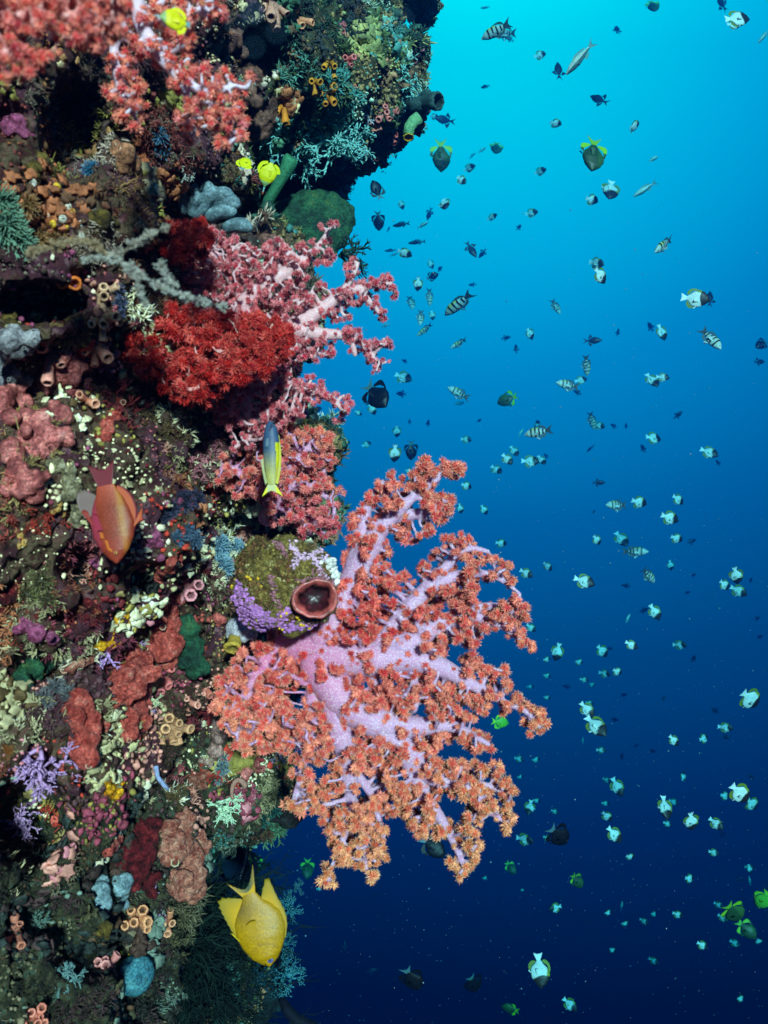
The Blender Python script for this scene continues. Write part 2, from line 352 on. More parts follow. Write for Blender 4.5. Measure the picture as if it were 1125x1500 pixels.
def mk_nod(mb, p, n_, r, pl, sz=1):
    rad = r.uniform(.0012, .0034) * min(p[1], 1.8) * sz * (1.6 if r.random() < .05 else 1); V0, T0 = ico(0)
    X = V0 * rad * r.uniform(.6, 1.4, 3) * (1 + .22 * r.normal(size=(len(V0), 1)))
    mb.add(X + p + n_ * rad * .3, T0, None, pl[r.integers(len(pl))] * r.uniform(.6, 1.25))
def mk_crust(mb, p, n_, r, pl, sz=1):
    # a low knobbly cake: a squashed lumpy blob with a bumpy rim, lying on the rock
    u, v, nn = basis(n_ + .2 * r.normal(size=3)); V0, T0 = ico(1); R = r.uniform(.003, .0075) * min(p[1], 1.8) * sz; col = pl[r.integers(len(pl))] * r.uniform(.7, 1.2)
    ph = np.arctan2(V0[:, 1], V0[:, 0]); lob = 1 + .3 * np.sin(ph * r.integers(3, 7) + r.uniform(0, 6)) + .14 * r.normal(size=len(V0))
    X = V0 * np.array([1, 1, .38]) * lob[:, None] * R; X = X @ np.stack([u, v, nn])
    rim = np.clip(np.hypot(V0[:, 0], V0[:, 1]), 0, 1)[:, None]
    mb.add(X + p + nn * R * .2, T0, None, np.clip(col * (.75 + .5 * rim ** 3), 0, .9))
def mk_bead(mb, p, n_, r, pl, sz=1):
    mk_nod(mb, p, n_, r, pl * 1.15, sz * .6)
def mk_sprig(mb, p, n_, r, pl, sz=1):
    mk_tuft(mb, p, n_, r, pl * 1.2, sz * 1.3)
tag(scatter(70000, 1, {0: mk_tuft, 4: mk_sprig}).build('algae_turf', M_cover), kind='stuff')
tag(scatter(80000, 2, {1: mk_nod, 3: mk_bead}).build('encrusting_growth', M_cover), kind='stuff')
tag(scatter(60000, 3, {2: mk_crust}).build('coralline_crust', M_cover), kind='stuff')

# ================================================================== SOFT CORALS
def in_poly(P, poly):
    x, y = P[:, 0], P[:, 1]; poly = np.asarray(poly, float); ins = np.zeros(len(P), bool); j = len(poly) - 1
    for i in range(len(poly)):
        xi, yi = poly[i]; xj, yj = poly[j]
        if yi != yj: ins ^= ((yi > y) != (yj > y)) & (x < (xj - xi) * (y - yi) / (yj - yi) + xi)
        j = i
    return ins
def edge_dist(P, poly):
    poly = np.asarray(poly, float); d = np.full(len(P), 1e9)
    for i in range(len(poly)):
        a, b = poly[i - 1], poly[i]; ab = b - a; t = np.clip(((P - a) @ ab) / (ab @ ab + 1e-9), 0, 1)
        d = np.minimum(d, np.linalg.norm(P - (a + t[:, None] * ab), axis=1))
    return d
def attractors(poly, holes, spacing, thick, zc, seed, inset=9):
    r = np.random.default_rng(seed); poly = np.asarray(poly, float); lo, hi = poly.min(0), poly.max(0)
    A = (hi - lo).prod(); P = r.uniform(lo, hi, (int(A / spacing ** 2 * 14), 2)); P = P[in_poly(P, poly)]
    d = edge_dist(P, poly); P = P[d > inset]; d = d[d > inset]
    for hx, hy, rx, ry in holes:
        k = ((P[:, 0] - hx) / (rx + inset)) ** 2 + ((P[:, 1] - hy) / (ry + inset)) ** 2 > 1; P = P[k]; d = d[k]
    T = np.minimum(thick, d * 1.1 + 8); z = r.uniform(-1, 1, len(P)) * T + zc
    P = np.column_stack([P, z]); keep = np.zeros((0, 3))
    out_ = []
    cell = {}
    for q in P:
        c = tuple((q // spacing).astype(int)); good = True
        for dx in (-1, 0, 1):
            for dy in (-1, 0, 1):
                for dz in (-1, 0, 1):
                    for w in cell.get((c[0] + dx, c[1] + dy, c[2] + dz), ()):
                        if (w[0] - q[0]) ** 2 + (w[1] - q[1]) ** 2 + (w[2] - q[2]) ** 2 < spacing ** 2: good = False; break
                    if not good: break
                if not good: break
            if not good: break
        if good: cell.setdefault(c, []).append(q); out_.append(q)
    return np.array(out_)

def resample(pts, step=6.0):
    pts = np.asarray(pts, float); seg = np.linalg.norm(np.diff(pts[:, :3], axis=0), axis=1); s = np.concatenate([[0], np.cumsum(seg)])
    t = np.linspace(0, s[-1], max(2, int(s[-1] / step) + 1))
    # smooth the polyline (Catmull-like by repeated averaging of a dense sampling)
    Q = np.stack([np.interp(t, s, pts[:, i]) for i in range(4)], 1)
    for _ in range(6):
        Q[1:-1] = .5 * Q[1:-1] + .25 * (Q[:-2] + Q[2:])
    return Q

# rosette templates: a small ball bristling with tentacles
def rosette(seed, n=46, core=.40):
    r = np.random.default_rng(seed); V0, T0 = ico(0); Vs = [V0 * core]; Ts = [T0]; Cs = [np.full(len(V0), 0.0)]; off = len(V0)
    i = np.arange(n) + .5; ph = np.arccos(1 - 2 * i / n); th = PI * (1 + 5 ** .5) * i
    D = np.stack([np.cos(th) * np.sin(ph), np.sin(th) * np.sin(ph), np.cos(ph)], 1) + r.normal(size=(n, 3)) * .22
    D /= np.linalg.norm(D, axis=1)[:, None]
    for d in D:
        u, v, _ = basis(d); w = .062; ln = r.uniform(.8, 1.15)
        tri = [d * core * .7 + w * 1.5 * (math.cos(a) * u + math.sin(a) * v) for a in (0, 2.09, 4.19)]
        bend = d * ln + r.normal(size=3) * .1
        mid = [(d * .72 + w * 1.15 * (math.cos(a) * u + math.sin(a) * v)) for a in (0, 2.09, 4.19)]
        Vs.append(np.array(tri + mid + [bend])); Cs.append(np.array([.12] * 3 + [.5] * 3 + [1.0]))
        Ts.append(np.array([(0, 1, 4), (0, 4, 3), (1, 2, 5), (1, 5, 4), (2, 0, 3), (2, 3, 5), (3, 4, 6), (4, 5, 6), (5, 3, 6)]) + off); off += 7
    return np.concatenate(Vs), np.concatenate(Ts), np.concatenate(Cs)
ROS = [rosette(s) for s in range(5)]
ROSL = [rosette(s, 26) for s in range(5)]

M_pol = attr_mat('polyp_pigment', .55, .12, 0, 100, .2, 90, .35)
def stem_mat(name, c_in, c_out, center, rad, sss=.25):
    m, n, l, b = node_mat(name); tcn = n.new('ShaderNodeTexCoord')
    ds = n.new('ShaderNodeVectorMath'); ds.operation = 'DISTANCE'; l.new(tcn.outputs['Object'], ds.inputs[0]); ds.inputs[1].default_value = center
    nz = n.new('ShaderNodeTexNoise'); nz.inputs['Scale'].default_value = 14; l.new(tcn.outputs['Object'], nz.inputs['Vector'])
    a = n.new('ShaderNodeMath'); a.operation = 'MULTIPLY_ADD'; l.new(nz.outputs[0], a.inputs[0]); a.inputs[1].default_value = rad * .8; l.new(ds.outputs['Value'], a.inputs[2])
    r = n.new('ShaderNodeMapRange'); l.new(a.outputs[0], r.inputs[0]); r.inputs['From Min'].default_value = rad * .55; r.inputs['From Max'].default_value = rad * 1.35
    mx = n.new('ShaderNodeMixRGB'); l.new(r.outputs[0], mx.inputs[0]); mx.inputs[1].default_value = (*c_in, 1); mx.inputs[2].default_value = (*c_out, 1)
    # white sclerites: fine pale needles in the skin
    v = n.new('ShaderNodeTexNoise'); v.inputs['Scale'].default_value = 420; v.inputs['Detail'].default_value = 3; l.new(tcn.outputs['Object'], v.inputs['Vector'])
    q = n.new('ShaderNodeMapRange'); l.new(v.outputs[0], q.inputs[0]); q.inputs['From Min'].default_value = .5; q.inputs['From Max'].default_value = .62; q.inputs['To Max'].default_value = .42
    m2 = n.new('ShaderNodeMixRGB'); l.new(q.outputs[0], m2.inputs[0]); l.new(mx.outputs[0], m2.inputs[1]); m2.inputs[2].default_value = (.92, .86, .86, 1)
    l.new(m2.outputs[0], b.inputs['Base Color']); b.inputs['Roughness'].default_value = .5; b.inputs['Specular IOR Level'].default_value = .4
    b.inputs['Subsurface Weight'].default_value = sss; b.inputs['Subsurface Radius'].default_value = (1, .5, .5); b.inputs['Subsurface Scale'].default_value = .012
    bb = n.new('ShaderNodeBump'); bb.inputs['Strength'].default_value = .5; bb.inputs['Distance'].default_value = .002
    l.new(v.outputs[0], bb.inputs['Height']); l.new(bb.outputs[0], b.inputs['Normal'])
    return m

def soft_coral(name, label, cat, Y0, poly, holes, limbs, mat, colfn, spacing=15, thick=55, zc=0, seed=1, ros_r=8.5, tip_n=4, twig=2.4, spots=0.35, voxel=2.3, dense=0, lod=False, tipspread=7.5, group=None, bare=.5, limb_k=1):
    """limbs: list of (px, py, depth in px, radius in px) polylines; the first is the stem. Twigs grow from the limbs into the
    crown's volume; every limb with its twigs is a part, its polyps a sub-part."""
    sc = Y0 / FPX; r_ = np.random.default_rng(seed)
    P = []; par = []; limb_of = []; rad0 = []
    for li, lm in enumerate(limbs):
        Q = resample(lm)
        for k, q in enumerate(Q):
            if k == 0:
                if li == 0: pr = -1
                else: pr = int(np.argmin(np.linalg.norm(np.array(P) - q[:3], axis=1)))
            else: pr = len(P) - 1
            P.append(q[:3].copy()); par.append(pr); limb_of.append(li); rad0.append(q[3] * (.76 - .16 * min(1, k / len(Q)) if limb_k else 1))
    n0 = len(P)
    A = attractors(poly, holes, spacing, thick, zc, seed)
    Pl = np.array(P); Rl = np.array(rad0); dd = np.linalg.norm(A[:, None, :2] - Pl[None, :, :2], axis=2); kk = dd.argmin(1)   # leave the thick limbs bare in front
    fr = (dd[np.arange(len(A)), kk] < Rl[kk] * 1.0 + 3) & (Rl[kk] > 7) & (A[:, 2] < Pl[kk, 2] + Rl[kk])
    A = A[~(fr & (r_.random(len(A)) < bare))]
    nodes = np.array(P)
    D = np.linalg.norm(A[:, None, :] - nodes[None], axis=2); near = D.argmin(1); nd = D.min(1)
    alive = nd > 9; stepL = 6.0
    for it in range(70):
        idx = np.where(alive & (nd < 120))[0]
        if len(idx) == 0: break
        new = []
        for k in np.unique(near[idx]):
            at_k = A[idx[near[idx] == k]]; v = at_k - nodes[k]; v /= np.linalg.norm(v, axis=1)[:, None]
            d = v.mean(0)
            if np.linalg.norm(d) < .15: d = v[0]
            d = unit(d + r_.normal(size=3) * .12)
            if par[k] >= 0 and k >= n0: d = unit(d + .35 * unit(nodes[k] - nodes[par[k]]))
            new.append((k, nodes[k] + d * stepL))
        st = len(nodes)
        nn_ = np.array([x[1] for x in new]); nodes = np.vstack([nodes, nn_])
        for k, q in new: par.append(int(k)); limb_of.append(limb_of[k])
        D = np.linalg.norm(A[:, None, :] - nn_[None], axis=2); m_ = D.min(1); am = D.argmin(1) + st
        up = m_ < nd; nd = np.where(up, m_, nd); near = np.where(up, am, near); alive &= nd > 8
    n_all = len(nodes); kids = [[] for _ in range(n_all)]
    for i in range(n_all):
        if par[i] >= 0: kids[par[i]].append(i)
    R = np.zeros(n_all)
    for i in range(n_all - 1, -1, -1):
        ks = [k for k in kids[i]]
        if i >= n0:
            R[i] = twig if not ks else min(13, (sum(max(R[k], twig * .8) ** 2.6 for k in ks)) ** (1 / 2.6))
        else: R[i] = rad0[i]
    # chains -> tubes
    root = empty(name, tuple(at(limbs[0][0][0], limbs[0][0][1], Y0 + limbs[0][0][2] * sc)), label, cat, group)
    loc = np.array(root.location)
    def world(q): return at(q[..., 0], q[..., 1], 1.0).T * 1.0 if False else np.stack([(q[..., 0] - 562.5) * (Y0 + q[..., 2] * sc) / FPX, Y0 + q[..., 2] * sc, (750 - q[..., 1]) * (Y0 + q[..., 2] * sc) / FPX], -1)
    tubes = {li: MB() for li in range(len(limbs))}
    starts = [(0, 0)] if kids[0] else []
    stack = [(0, k) for k in kids[0]]
    while stack:
        a, b = stack.pop(); ch = [a, b]
        while len(kids[ch[-1]]) >= 1:
            ks = kids[ch[-1]]; same = sorted(ks, key=lambda k: -R[k] - (5 if limb_of[k] == limb_of[ch[-1]] and k < n0 else 0))
            main = same[0]
            for o_ in same[1:]: stack.append((ch[-1], o_))
            if limb_of[main] != limb_of[ch[-1]]: stack.append((ch[-1], main)); break
            ch.append(main)
        rr = R[ch].copy(); rr[0] = min(R[ch[0]], R[ch[1]] * 1.35)
        w = world(nodes[ch]); big = rr.max() > 9
        rr = rr * (1 + .07 * np.sin(np.arange(len(rr)) * 1.9 + ch[1])); tube(tubes[limb_of[ch[1]]], w, rr * sc, 12 if big else 7)
    for i in range(n_all):                        # rounded ends and joints
        if not kids[i] or len(kids[i]) > 1:
            ball(tubes[limb_of[i]], world(nodes[i]), R[i] * sc * (1.1 if len(kids[i]) else 1.25), 1 if R[i] < 9 else 2)
    parts = {}
    for li, tmb in tubes.items():
        if not tmb.n: continue
        o = tmb.build('stem' if li == 0 else 'branch', mat, root, origin=None)
        bake(o, voxel * sc, (), 3)
        o.data.transform(Matrix.Translation(-Vector(loc))); parts[li] = o
    # polyps
    PM = {li: MB() for li in parts}
    T_ = ROSL if lod else ROS
    def put(li, q, rad, out_dir=None):
        Vt, Tt, Ct = T_[r_.integers(len(T_))]
        M = np.linalg.qr(r_.normal(size=(3, 3)))[0]
        ca, cb, cc = colfn(q, r_)
        if r_.random() < .42: ca, cb, cc = cb * .75 + cc * .25, cb * .85 + cc * .15, cb * np.array([.95, .62, .95])   # pale hearted, with rosier tips
        t = Ct[:, None]; C = np.where(t < .5, ca + (cb - ca) * (t / .5), cb + (cc - cb) * ((t - .5) / .5))
        PM[li].add((Vt * rad * sc * r_.uniform(.85, 1.12, 3)) @ M + world(q) - loc, Tt, None, C)
    for i in range(n_all):
        li = limb_of[i]
        if li not in PM: continue
        q = nodes[i]
        if not kids[i]:
            dirn = unit(q - nodes[par[i]])
            for _ in range(int(tip_n * max(1, R[i] / 3.2))):
                o3 = unit(dirn * .8 + r_.normal(size=3) * .75); put(li, q + o3 * max(tipspread, R[i] + 2.5) * r_.uniform(.7, 1.15), ros_r * r_.uniform(.6, 1.22))
        elif R[i] < 5.5 and i >= n0:
            if r_.random() < .34 + dense:
                o3 = unit(np.cross(nodes[i] - nodes[par[i]], r_.normal(size=3))); put(li, q + o3 * (R[i] + ros_r * .45), ros_r * r_.uniform(.6, .95))
        else:
            k = r_.poisson(spots * R[i] / 10 * (1 + dense * 2))
            for _ in range(k):
                ax = unit(nodes[i] - nodes[par[i]]) if par[i] >= 0 else np.array([1.0, 0, 0])
                o3 = unit(np.cross(ax, r_.normal(size=3)))
                if o3[2] > .6: continue
                put(li, q + o3 * (R[i] + ros_r * .25) + ax * r_.uniform(-3, 3), ros_r * r_.uniform(.55, .95))
    for li, pm in PM.items():
        if pm.n: pm.build('polyps', M_pol, parts[li], smooth=False)
    return root, n_all

def col_mix(sets, fn):
    """sets: list of (core, mid, tip) pigments; fn(q, r) -> position between them 0..len-1"""
    S_ = [tuple(np.array(c) for c in s) for s in sets]
    def f(q, r):
        t = float(np.clip(fn(q, r), 0, len(S_) - 1 - 1e-6)); i = int(t); a = t - i
        v = r.uniform(.85, 1.15)
        return tuple((S_[i][k] * (1 - a) + S_[i + 1][k] * a) * v for k in range(3)) if len(S_) > 1 else tuple(c * v for c in S_[0])
    return f
RED = (srgb(185, 34, 46), srgb(236, 80, 76), srgb(253, 180, 145))
CORAL = (srgb(210, 58, 62), srgb(248, 116, 102), srgb(255, 220, 185))
ORANGE = (srgb(212, 74, 62), srgb(249, 128, 98), srgb(255, 224, 175))
AMBER = (srgb(218, 100, 62), srgb(250, 160, 108), srgb(255, 235, 185))
PINKR = (srgb(185, 35, 60), srgb(234, 92, 105), srgb(252, 205, 195))
ROSE = (srgb(190, 60, 85), srgb(235, 125, 135), srgb(255, 220, 215))
CRIM = (srgb(110, 5, 10), srgb(185, 18, 22), srgb(225, 60, 40))

O_poly = [(500,790),(505,745),(525,725),(540,700),(568,688),(595,692),(618,668),(645,663),(686,668),(688,690),(676,716),(652,708),(645,720),(670,725),(674,757),(655,768),(630,790),(605,803),(580,800),(572,830),(600,835),(618,815),(632,800),(655,778),(678,770),(694,776),(698,792),(745,818),(760,840),(760,862),(775,880),(780,902),(772,915),(792,953),(780,966),(752,952),(742,930),(728,934),(712,948),(700,945),(698,955),(740,965),(757,990),(760,1012),(788,1022),(808,1050),(802,1080),(785,1092),(768,1082),(765,1062),(752,1080),(742,1072),(745,1048),(725,1046),(700,1056),(720,1062),(730,1095),(715,1110),(690,1112),(738,1115),(742,1135),(764,1145),(762,1170),(750,1178),(760,1195),(750,1225),(730,1228),(722,1200),(712,1215),(715,1245),(700,1270),(700,1285),(665,1292),(648,1275),(655,1240),(632,1230),(600,1228),(590,1205),(575,1200),(582,1235),(572,1262),(556,1272),(556,1298),(530,1300),(518,1275),(502,1272),(502,1292),(488,1308),(468,1300),(468,1270),(476,1250),(466,1218),(468,1196),(448,1205),(425,1196),(402,1190),(410,1168),(424,1150),(418,1125),(405,1108),(372,1110),(345,1110),(335,1085),(312,1070),(303,1040),(318,1018),(310,992),(325,972),(342,950),(380,935),(420,925),(465,915),(480,880),(490,830)]
O_holes = [(722,870,22,14),(653,905,10,8),(612,868,5,10),(665,955,9,7),(698,1003,14,5),(610,1048,8,14),(664,1098,16,10),(590,1132,8,8),(542,1148,10,12),(663,1185,18,14),(470,1132,8,5),(748,1046,10,5),(437,1015,10,22),(565,795,5,6),(508,1000,8,6),(545,1000,10,6)]
O_limbs = [
 [(410,930,60,34),(440,945,25,38),(490,960,0,40),(545,965,-12,36),(600,962,-18,28),(650,978,-14,20),(690,1002,-10,14),(730,1025,-5,9),(765,1040,0,6)],
 [(470,945,5,30),(505,880,5,30),(530,820,0,27),(560,770,-6,19),(600,732,-8,12),(640,702,-5,8)],
 [(522,830,0,22),(532,780,8,16),(537,735,10,11),(562,705,10,7)],
 [(572,758,-3,14),(615,752,5,11),(650,742,8,8)],
 [(560,950,-12,24),(600,890,-10,18),(642,842,-10,13),(682,800,-5,9),(715,808,0,6)],
 [(625,862,-8,14),(660,845,-6,12),(700,838,-3,10),(730,845,0,7),(757,866,0,5)],
 [(590,950,-14,24),(640,915,-8,18),(690,893,0,12),(730,885,5,8),(765,905,5,6)],
 [(680,898,0,11),(735,915,2,9),(765,940,2,6)],
 [(470,975,0,38),(505,1030,-15,34),(555,1060,-22,32),(605,1066,-20,22),(655,1060,-12,15),(690,1075,-5,9),(715,1090,0,6)],
 [(550,1058,-20,28),(595,1100,-20,25),(630,1138,-16,18),(670,1148,-10,15),(710,1150,0,10),(745,1165,0,6)],
 [(600,1110,-20,20),(622,1165,-10,14),(650,1205,0,11),(670,1245,0,8),(680,1270,0,6)],
 [(700,1150,-2,9),(715,1185,0,9),(738,1205,0,6)],
 [(485,1000,-5,30),(500,1070,-10,25),(512,1125,-8,19),(515,1170,0,13),(508,1215,5,9),(486,1270,5,6)],
 [(512,1160,0,10),(535,1210,0,8),(535,1265,0,6)],
 [(508,1110,-8,12),(545,1165,0,8),(562,1225,0,6)],
 [(460,1000,0,14),(455,1060,-4,11),(446,1120,0,8),(430,1170,5,6)],
 [(415,950,30,18),(375,985,22,13),(358,1040,14,10),(350,1085,10,7)],
 [(600,975,-18,10),(612,1010,-10,9),(608,1040,-5,7)],[(545,985,-10,10),(553,1010,-8,8),(560,1025,-5,7)]]
def o_col(q, r):
    d = math.hypot(q[0] - 500, (q[1] - 930) * .85)
    return d / 170 + (q[1] - 950) / 260 * (q[1] > 950) + r.normal() * .35 - .1
big_c = at(520, 960, 1.3)
M_stem_big = stem_mat('lilac_flesh', srgb(224, 112, 162), srgb(202, 156, 196), tuple(np.zeros(3)), .24, .55)
soft_coral('soft_coral', 'largest coral, sprawling orange and red polyps on thick lilac branches against blue water', 'soft coral', 1.32,
           O_poly, O_holes, O_limbs, M_stem_big, col_mix([RED, CORAL, ORANGE, AMBER], o_col), spacing=15.5, thick=64, seed=11, spots=1.0, ros_r=8.1, tip_n=4, bare=.6, tipspread=7.8, twig=2.6, group=None)

M_poly_ = [(215,400),(232,345),(262,322),(300,318),(330,338),(358,348),(385,348),(408,342),(430,352),(455,350),(462,322),(488,312),(509,328),(507,346),(490,358),(497,372),(492,392),(472,398),(452,396),(458,402),(475,412),(492,402),(500,373),(525,368),(541,385),(532,402),(545,402),(550,390),(572,393),(594,412),(592,432),(576,447),(562,438),(572,452),(574,468),(555,476),(545,464),(537,473),(520,460),(515,472),(530,475),(537,485),(560,488),(577,490),(585,505),(572,520),(578,532),(566,548),(550,558),(538,545),(528,532),(520,543),(503,532),(513,515),(503,500),(490,492),(497,510),(502,522),(490,533),(470,538),(450,532),(442,542),(470,546),(493,545),(480,560),(490,570),(510,566),(524,580),(522,602),(507,622),(490,628),(482,612),(490,600),(460,600),(450,618),(430,622),(415,645),(395,665),(365,670),(330,640),(300,610),(285,560),(250,500)]
M_limbs = [
 [(310,520,70,32),(340,490,20,30),(385,475,0,26),(425,480,-5,20),(470,490,-5,14),(505,490,0,11),(530,500,0,8),(550,530,0,6)],
 [(335,470,10,18),(370,430,0,15),(410,405,-5,14),(445,380,-5,10),(470,358,0,7),(482,335,0,5)],
 [(430,478,-3,16),(470,455,-5,13),(500,430,0,11),(535,420,0,8),(572,415,0,5)],
 [(325,560,20,22),(370,555,0,16),(415,562,-4,12),(460,572,-4,10),(495,590,0,7),(505,605,0,5)],
 [(350,555,10,16),(362,600,5,12),(368,640,5,8),(345,655,5,5)],
 [(300,480,30,18),(300,420,18,12),(318,370,10,8),(300,340,10,5)],
 [(345,460,5,10),(352,410,5,8),(345,370,5,6)],
 [(500,430,0,8),(520,400,0,6),(525,385,0,5)],[(415,470,-5,9),(440,505,0,8),(470,520,0,6)],[(530,430,0,7),(550,450,4,6),(560,465,4,5)],[(515,495,0,8),(520,520,4,6)]]
M_stem_pink = stem_mat('pale_pink_flesh', srgb(228, 150, 160), srgb(232, 180, 185), (0, 0, 0), .3)
soft_coral('soft_coral', 'pink soft coral with white branches and crimson polyps reaching out below the green boulder', 'soft coral', 1.37,
           M_poly_, [(480,480,12,5),(497,413,9,4),(535,463,10,7)], M_limbs, M_stem_pink, col_mix([PINKR, ROSE], lambda q, r: .2 + r.normal() * .3), spacing=12, thick=50, seed=5, ros_r=6.0, tip_n=3, twig=2.2, tipspread=6.5, spots=1.8, voxel=2.0, bare=.62)
C_poly2 = [(160,480),(178,452),(215,455),(243,440),(300,452),(350,458),(395,452),(430,478),(430,522),(405,548),(370,558),(330,572),(300,595),(260,595),(238,575),(200,548),(165,525)]
M_stem_red = stem_mat('rosy_flesh', srgb(220, 110, 110), srgb(230, 160, 150), (0, 0, 0), .2)
soft_coral('soft_coral', 'dense crimson coral mass bulging in front of the pink coral', 'soft coral', 1.22, C_poly2, [],
           [[(250,520,60,20),(280,515,10,18),(330,505,-5,14),(390,500,-8,8)],[(260,520,20,14),(220,500,0,9),(190,495,0,6)],[(280,520,10,12),(285,560,0,8)]],
           M_stem_red, col_mix([CRIM, RED], lambda q, r: .25 + r.normal() * .25), spacing=12.5, thick=42, seed=6, ros_r=9.5, tip_n=6, tipspread=9, spots=1.2, voxel=2.6, dense=.4)
soft_coral('soft_coral', 'small crimson coral tuft just under the blue-grey finger sponge', 'soft coral', 1.24,
           [(220,345),(240,320),(300,320),(316,345),(302,378),(255,390),(225,378)], [], [[(265,385,40,12),(268,360,5,10),(290,350,0,6)],[(266,365,5,8),(240,350,0,5)]],
           M_stem_red, col_mix([CRIM, RED], lambda q, r: .2 + r.normal() * .2), spacing=14, thick=30, seed=8, ros_r=9.5, tip_n=6, tipspread=8, spots=1, voxel=2.6, dense=.4)
N_poly = [(300,690),(308,665),(345,650),(380,640),(415,615),(450,618),(482,622),(493,640),(500,662),(498,690),(508,720),(502,750),(508,780),(490,798),(465,792),(445,790),(425,782),(395,758),(365,740),(330,725)]
soft_coral('soft_coral', 'bushy orange-red coral behind the slim blue and yellow fish', 'soft coral', 1.43, N_poly, [(490,705,5,6)],
           [[(390,760,60,18),(405,735,15,16),(420,700,0,14),(440,665,-5,9),(465,640,0,6)],[(400,740,15,12),(360,700,5,10),(330,680,0,6)],[(420,710,0,12),(465,715,0,9),(490,740,0,6)],[(410,740,5,10),(455,765,0,8)],[(425,690,0,8),(395,660,0,6)]],
           M_stem_big, col_mix([PINKR, CORAL, ORANGE], lambda q, r: .7 + (700 - q[1]) / 120 + r.normal() * .3), spacing=12.5, thick=45, seed=9, ros_r=7, tip_n=4, twig=2.2, tipspread=6.5, spots=1, bare=.35, voxel=2.2)
soft_coral('soft_coral', 'blurred red coral hanging into the top corner nearest the camera', 'soft coral', .62,
           [(-60,-60),(175,-50),(200,0),(190,50),(150,78),(90,72),(60,115),(20,128),(-60,120)], [(60,62,24,10)],
           [[(-80,20,60,20),(-20,25,10,18),(50,20,-5,14),(120,25,-5,10),(160,30,0,7)],[(-20,30,10,12),(10,80,0,9),(20,100,0,6)],[(60,20,-5,10),(90,45,0,7)]],
           M_stem_red, col_mix([PINKR, CORAL, ORANGE], lambda q, r: .9 + r.normal() * .5), spacing=17, thick=50, seed=12, ros_r=10, tip_n=4, tipspread=10, spots=.5, bare=.7, voxel=3, lod=True)
soft_coral('soft_coral', 'orange coral with pale lilac forks beside the yellow fish at the top', 'soft coral', .86,
           [(150,90),(160,40),(185,-20),(330,-30),(338,25),(325,50),(290,40),(285,75),(320,100),(350,88),(372,105),(376,128),(358,150),(372,172),(366,205),(340,230),(312,224),(306,195),(285,218),(255,205),(252,170),(262,150),(240,132),(225,100),(205,95),(222,140),(216,180),(192,205),(165,185),(150,140)], [(345,115,8,8)],
           [[(190,-30,60,20),(200,10,10,18),(215,55,-5,15),(245,95,-8,13),(275,125,-8,12),(310,138,0,8),(345,125,0,5)],[(270,125,-6,11),(278,165,0,8),(280,195,0,6)],[(300,138,0,8),(330,170,0,7),(335,200,0,6)],[(185,20,10,12),(165,70,5,10),(172,115,0,9),(185,160,0,6)],[(215,30,0,10),(265,20,0,8),(310,10,0,6)]],
           stem_mat('lilac_white_flesh', srgb(225, 195, 215), srgb(215, 200, 225), (0, 0, 0), .2), col_mix([PINKR, CORAL, ORANGE], lambda q, r: 1.1 + r.normal() * .45), spacing=17, thick=42, seed=13, ros_r=9.5, tip_n=3, tipspread=8.5, spots=.3, bare=.8, twig=3, voxel=2.8, lod=True)

# ================================================================== REEF DWELLERS
M_tube = attr_mat('cup_coral_flesh', .55, .25, .5, 420, .35, 230, .35)
M_lace = attr_mat('lace_coral_skeleton', .6, .1, .2, 400, .15, 200)
M_soft = attr_mat('sponge_skin', .7, .1, .7, 320, .4, 160, .3)

def cup_tube(mb, p, d, Ln, r, col, n=18, flare=1.04, mouth=.46, inner=None, bend=None):
    """hollow polyp tube: outer wall, rolled lip, ribbed throat"""
    inner = col * .35 if inner is None else inner
    lobes = int(rng.integers(6, 10)); lo = rng.uniform(0, .16); ph0 = rng.uniform(0, 6)
    d = unit(d); u, v, _ = basis(d); bend = rand_dir() * .2 if bend is None else bend
    prof = [(0, .85, .6), (.25, .76, .8), (.55, .82, .95), (.82, .97, 1.0), (.96, flare * 1.02, 1.1), (1.03, flare * .9, 1.25), (1.05, flare * .74, 1.3), (.99, (mouth + .12), .9), (.86, mouth, .5), (.6, mouth * .8, .25), (.5, .02, .12)]
    th = np.arange(n) * 2 * PI / n; V = []; C = []
    for i, (t, rr, cc) in enumerate(prof):
        c = p + d * (t * Ln) + bend * (t * t * Ln); wob = 1 + (.20 if i > 6 else .07) * np.cos(lobes * th) + lo * np.cos(th + ph0) + .035 * rng.normal(size=n)
        V.append(c + np.outer(rr * r * wob * np.cos(th), u) + np.outer(rr * r * wob * np.sin(th), v))
        k = col * cc if i < 7 else inner * (cc + .3) * 1.6
        C.append(np.tile(np.clip(k, 0, .95), (n, 1)))
    a = np.arange(n); b = (a + 1) % n
    Q = np.concatenate([np.stack([i * n + a, i * n + b, (i + 1) * n + b, (i + 1) * n + a], 1) for i in range(len(prof) - 1)])
    mb.add(np.concatenate(V), None, Q, np.concatenate(C))

def frame_at(px, py, out_=.0, dflt=1.8):
    p, n_ = hit(px, py, dflt); cdir = -unit(p); n2 = unit(n_ * .5 + cdir * .8); return p + n2 * out_, n2

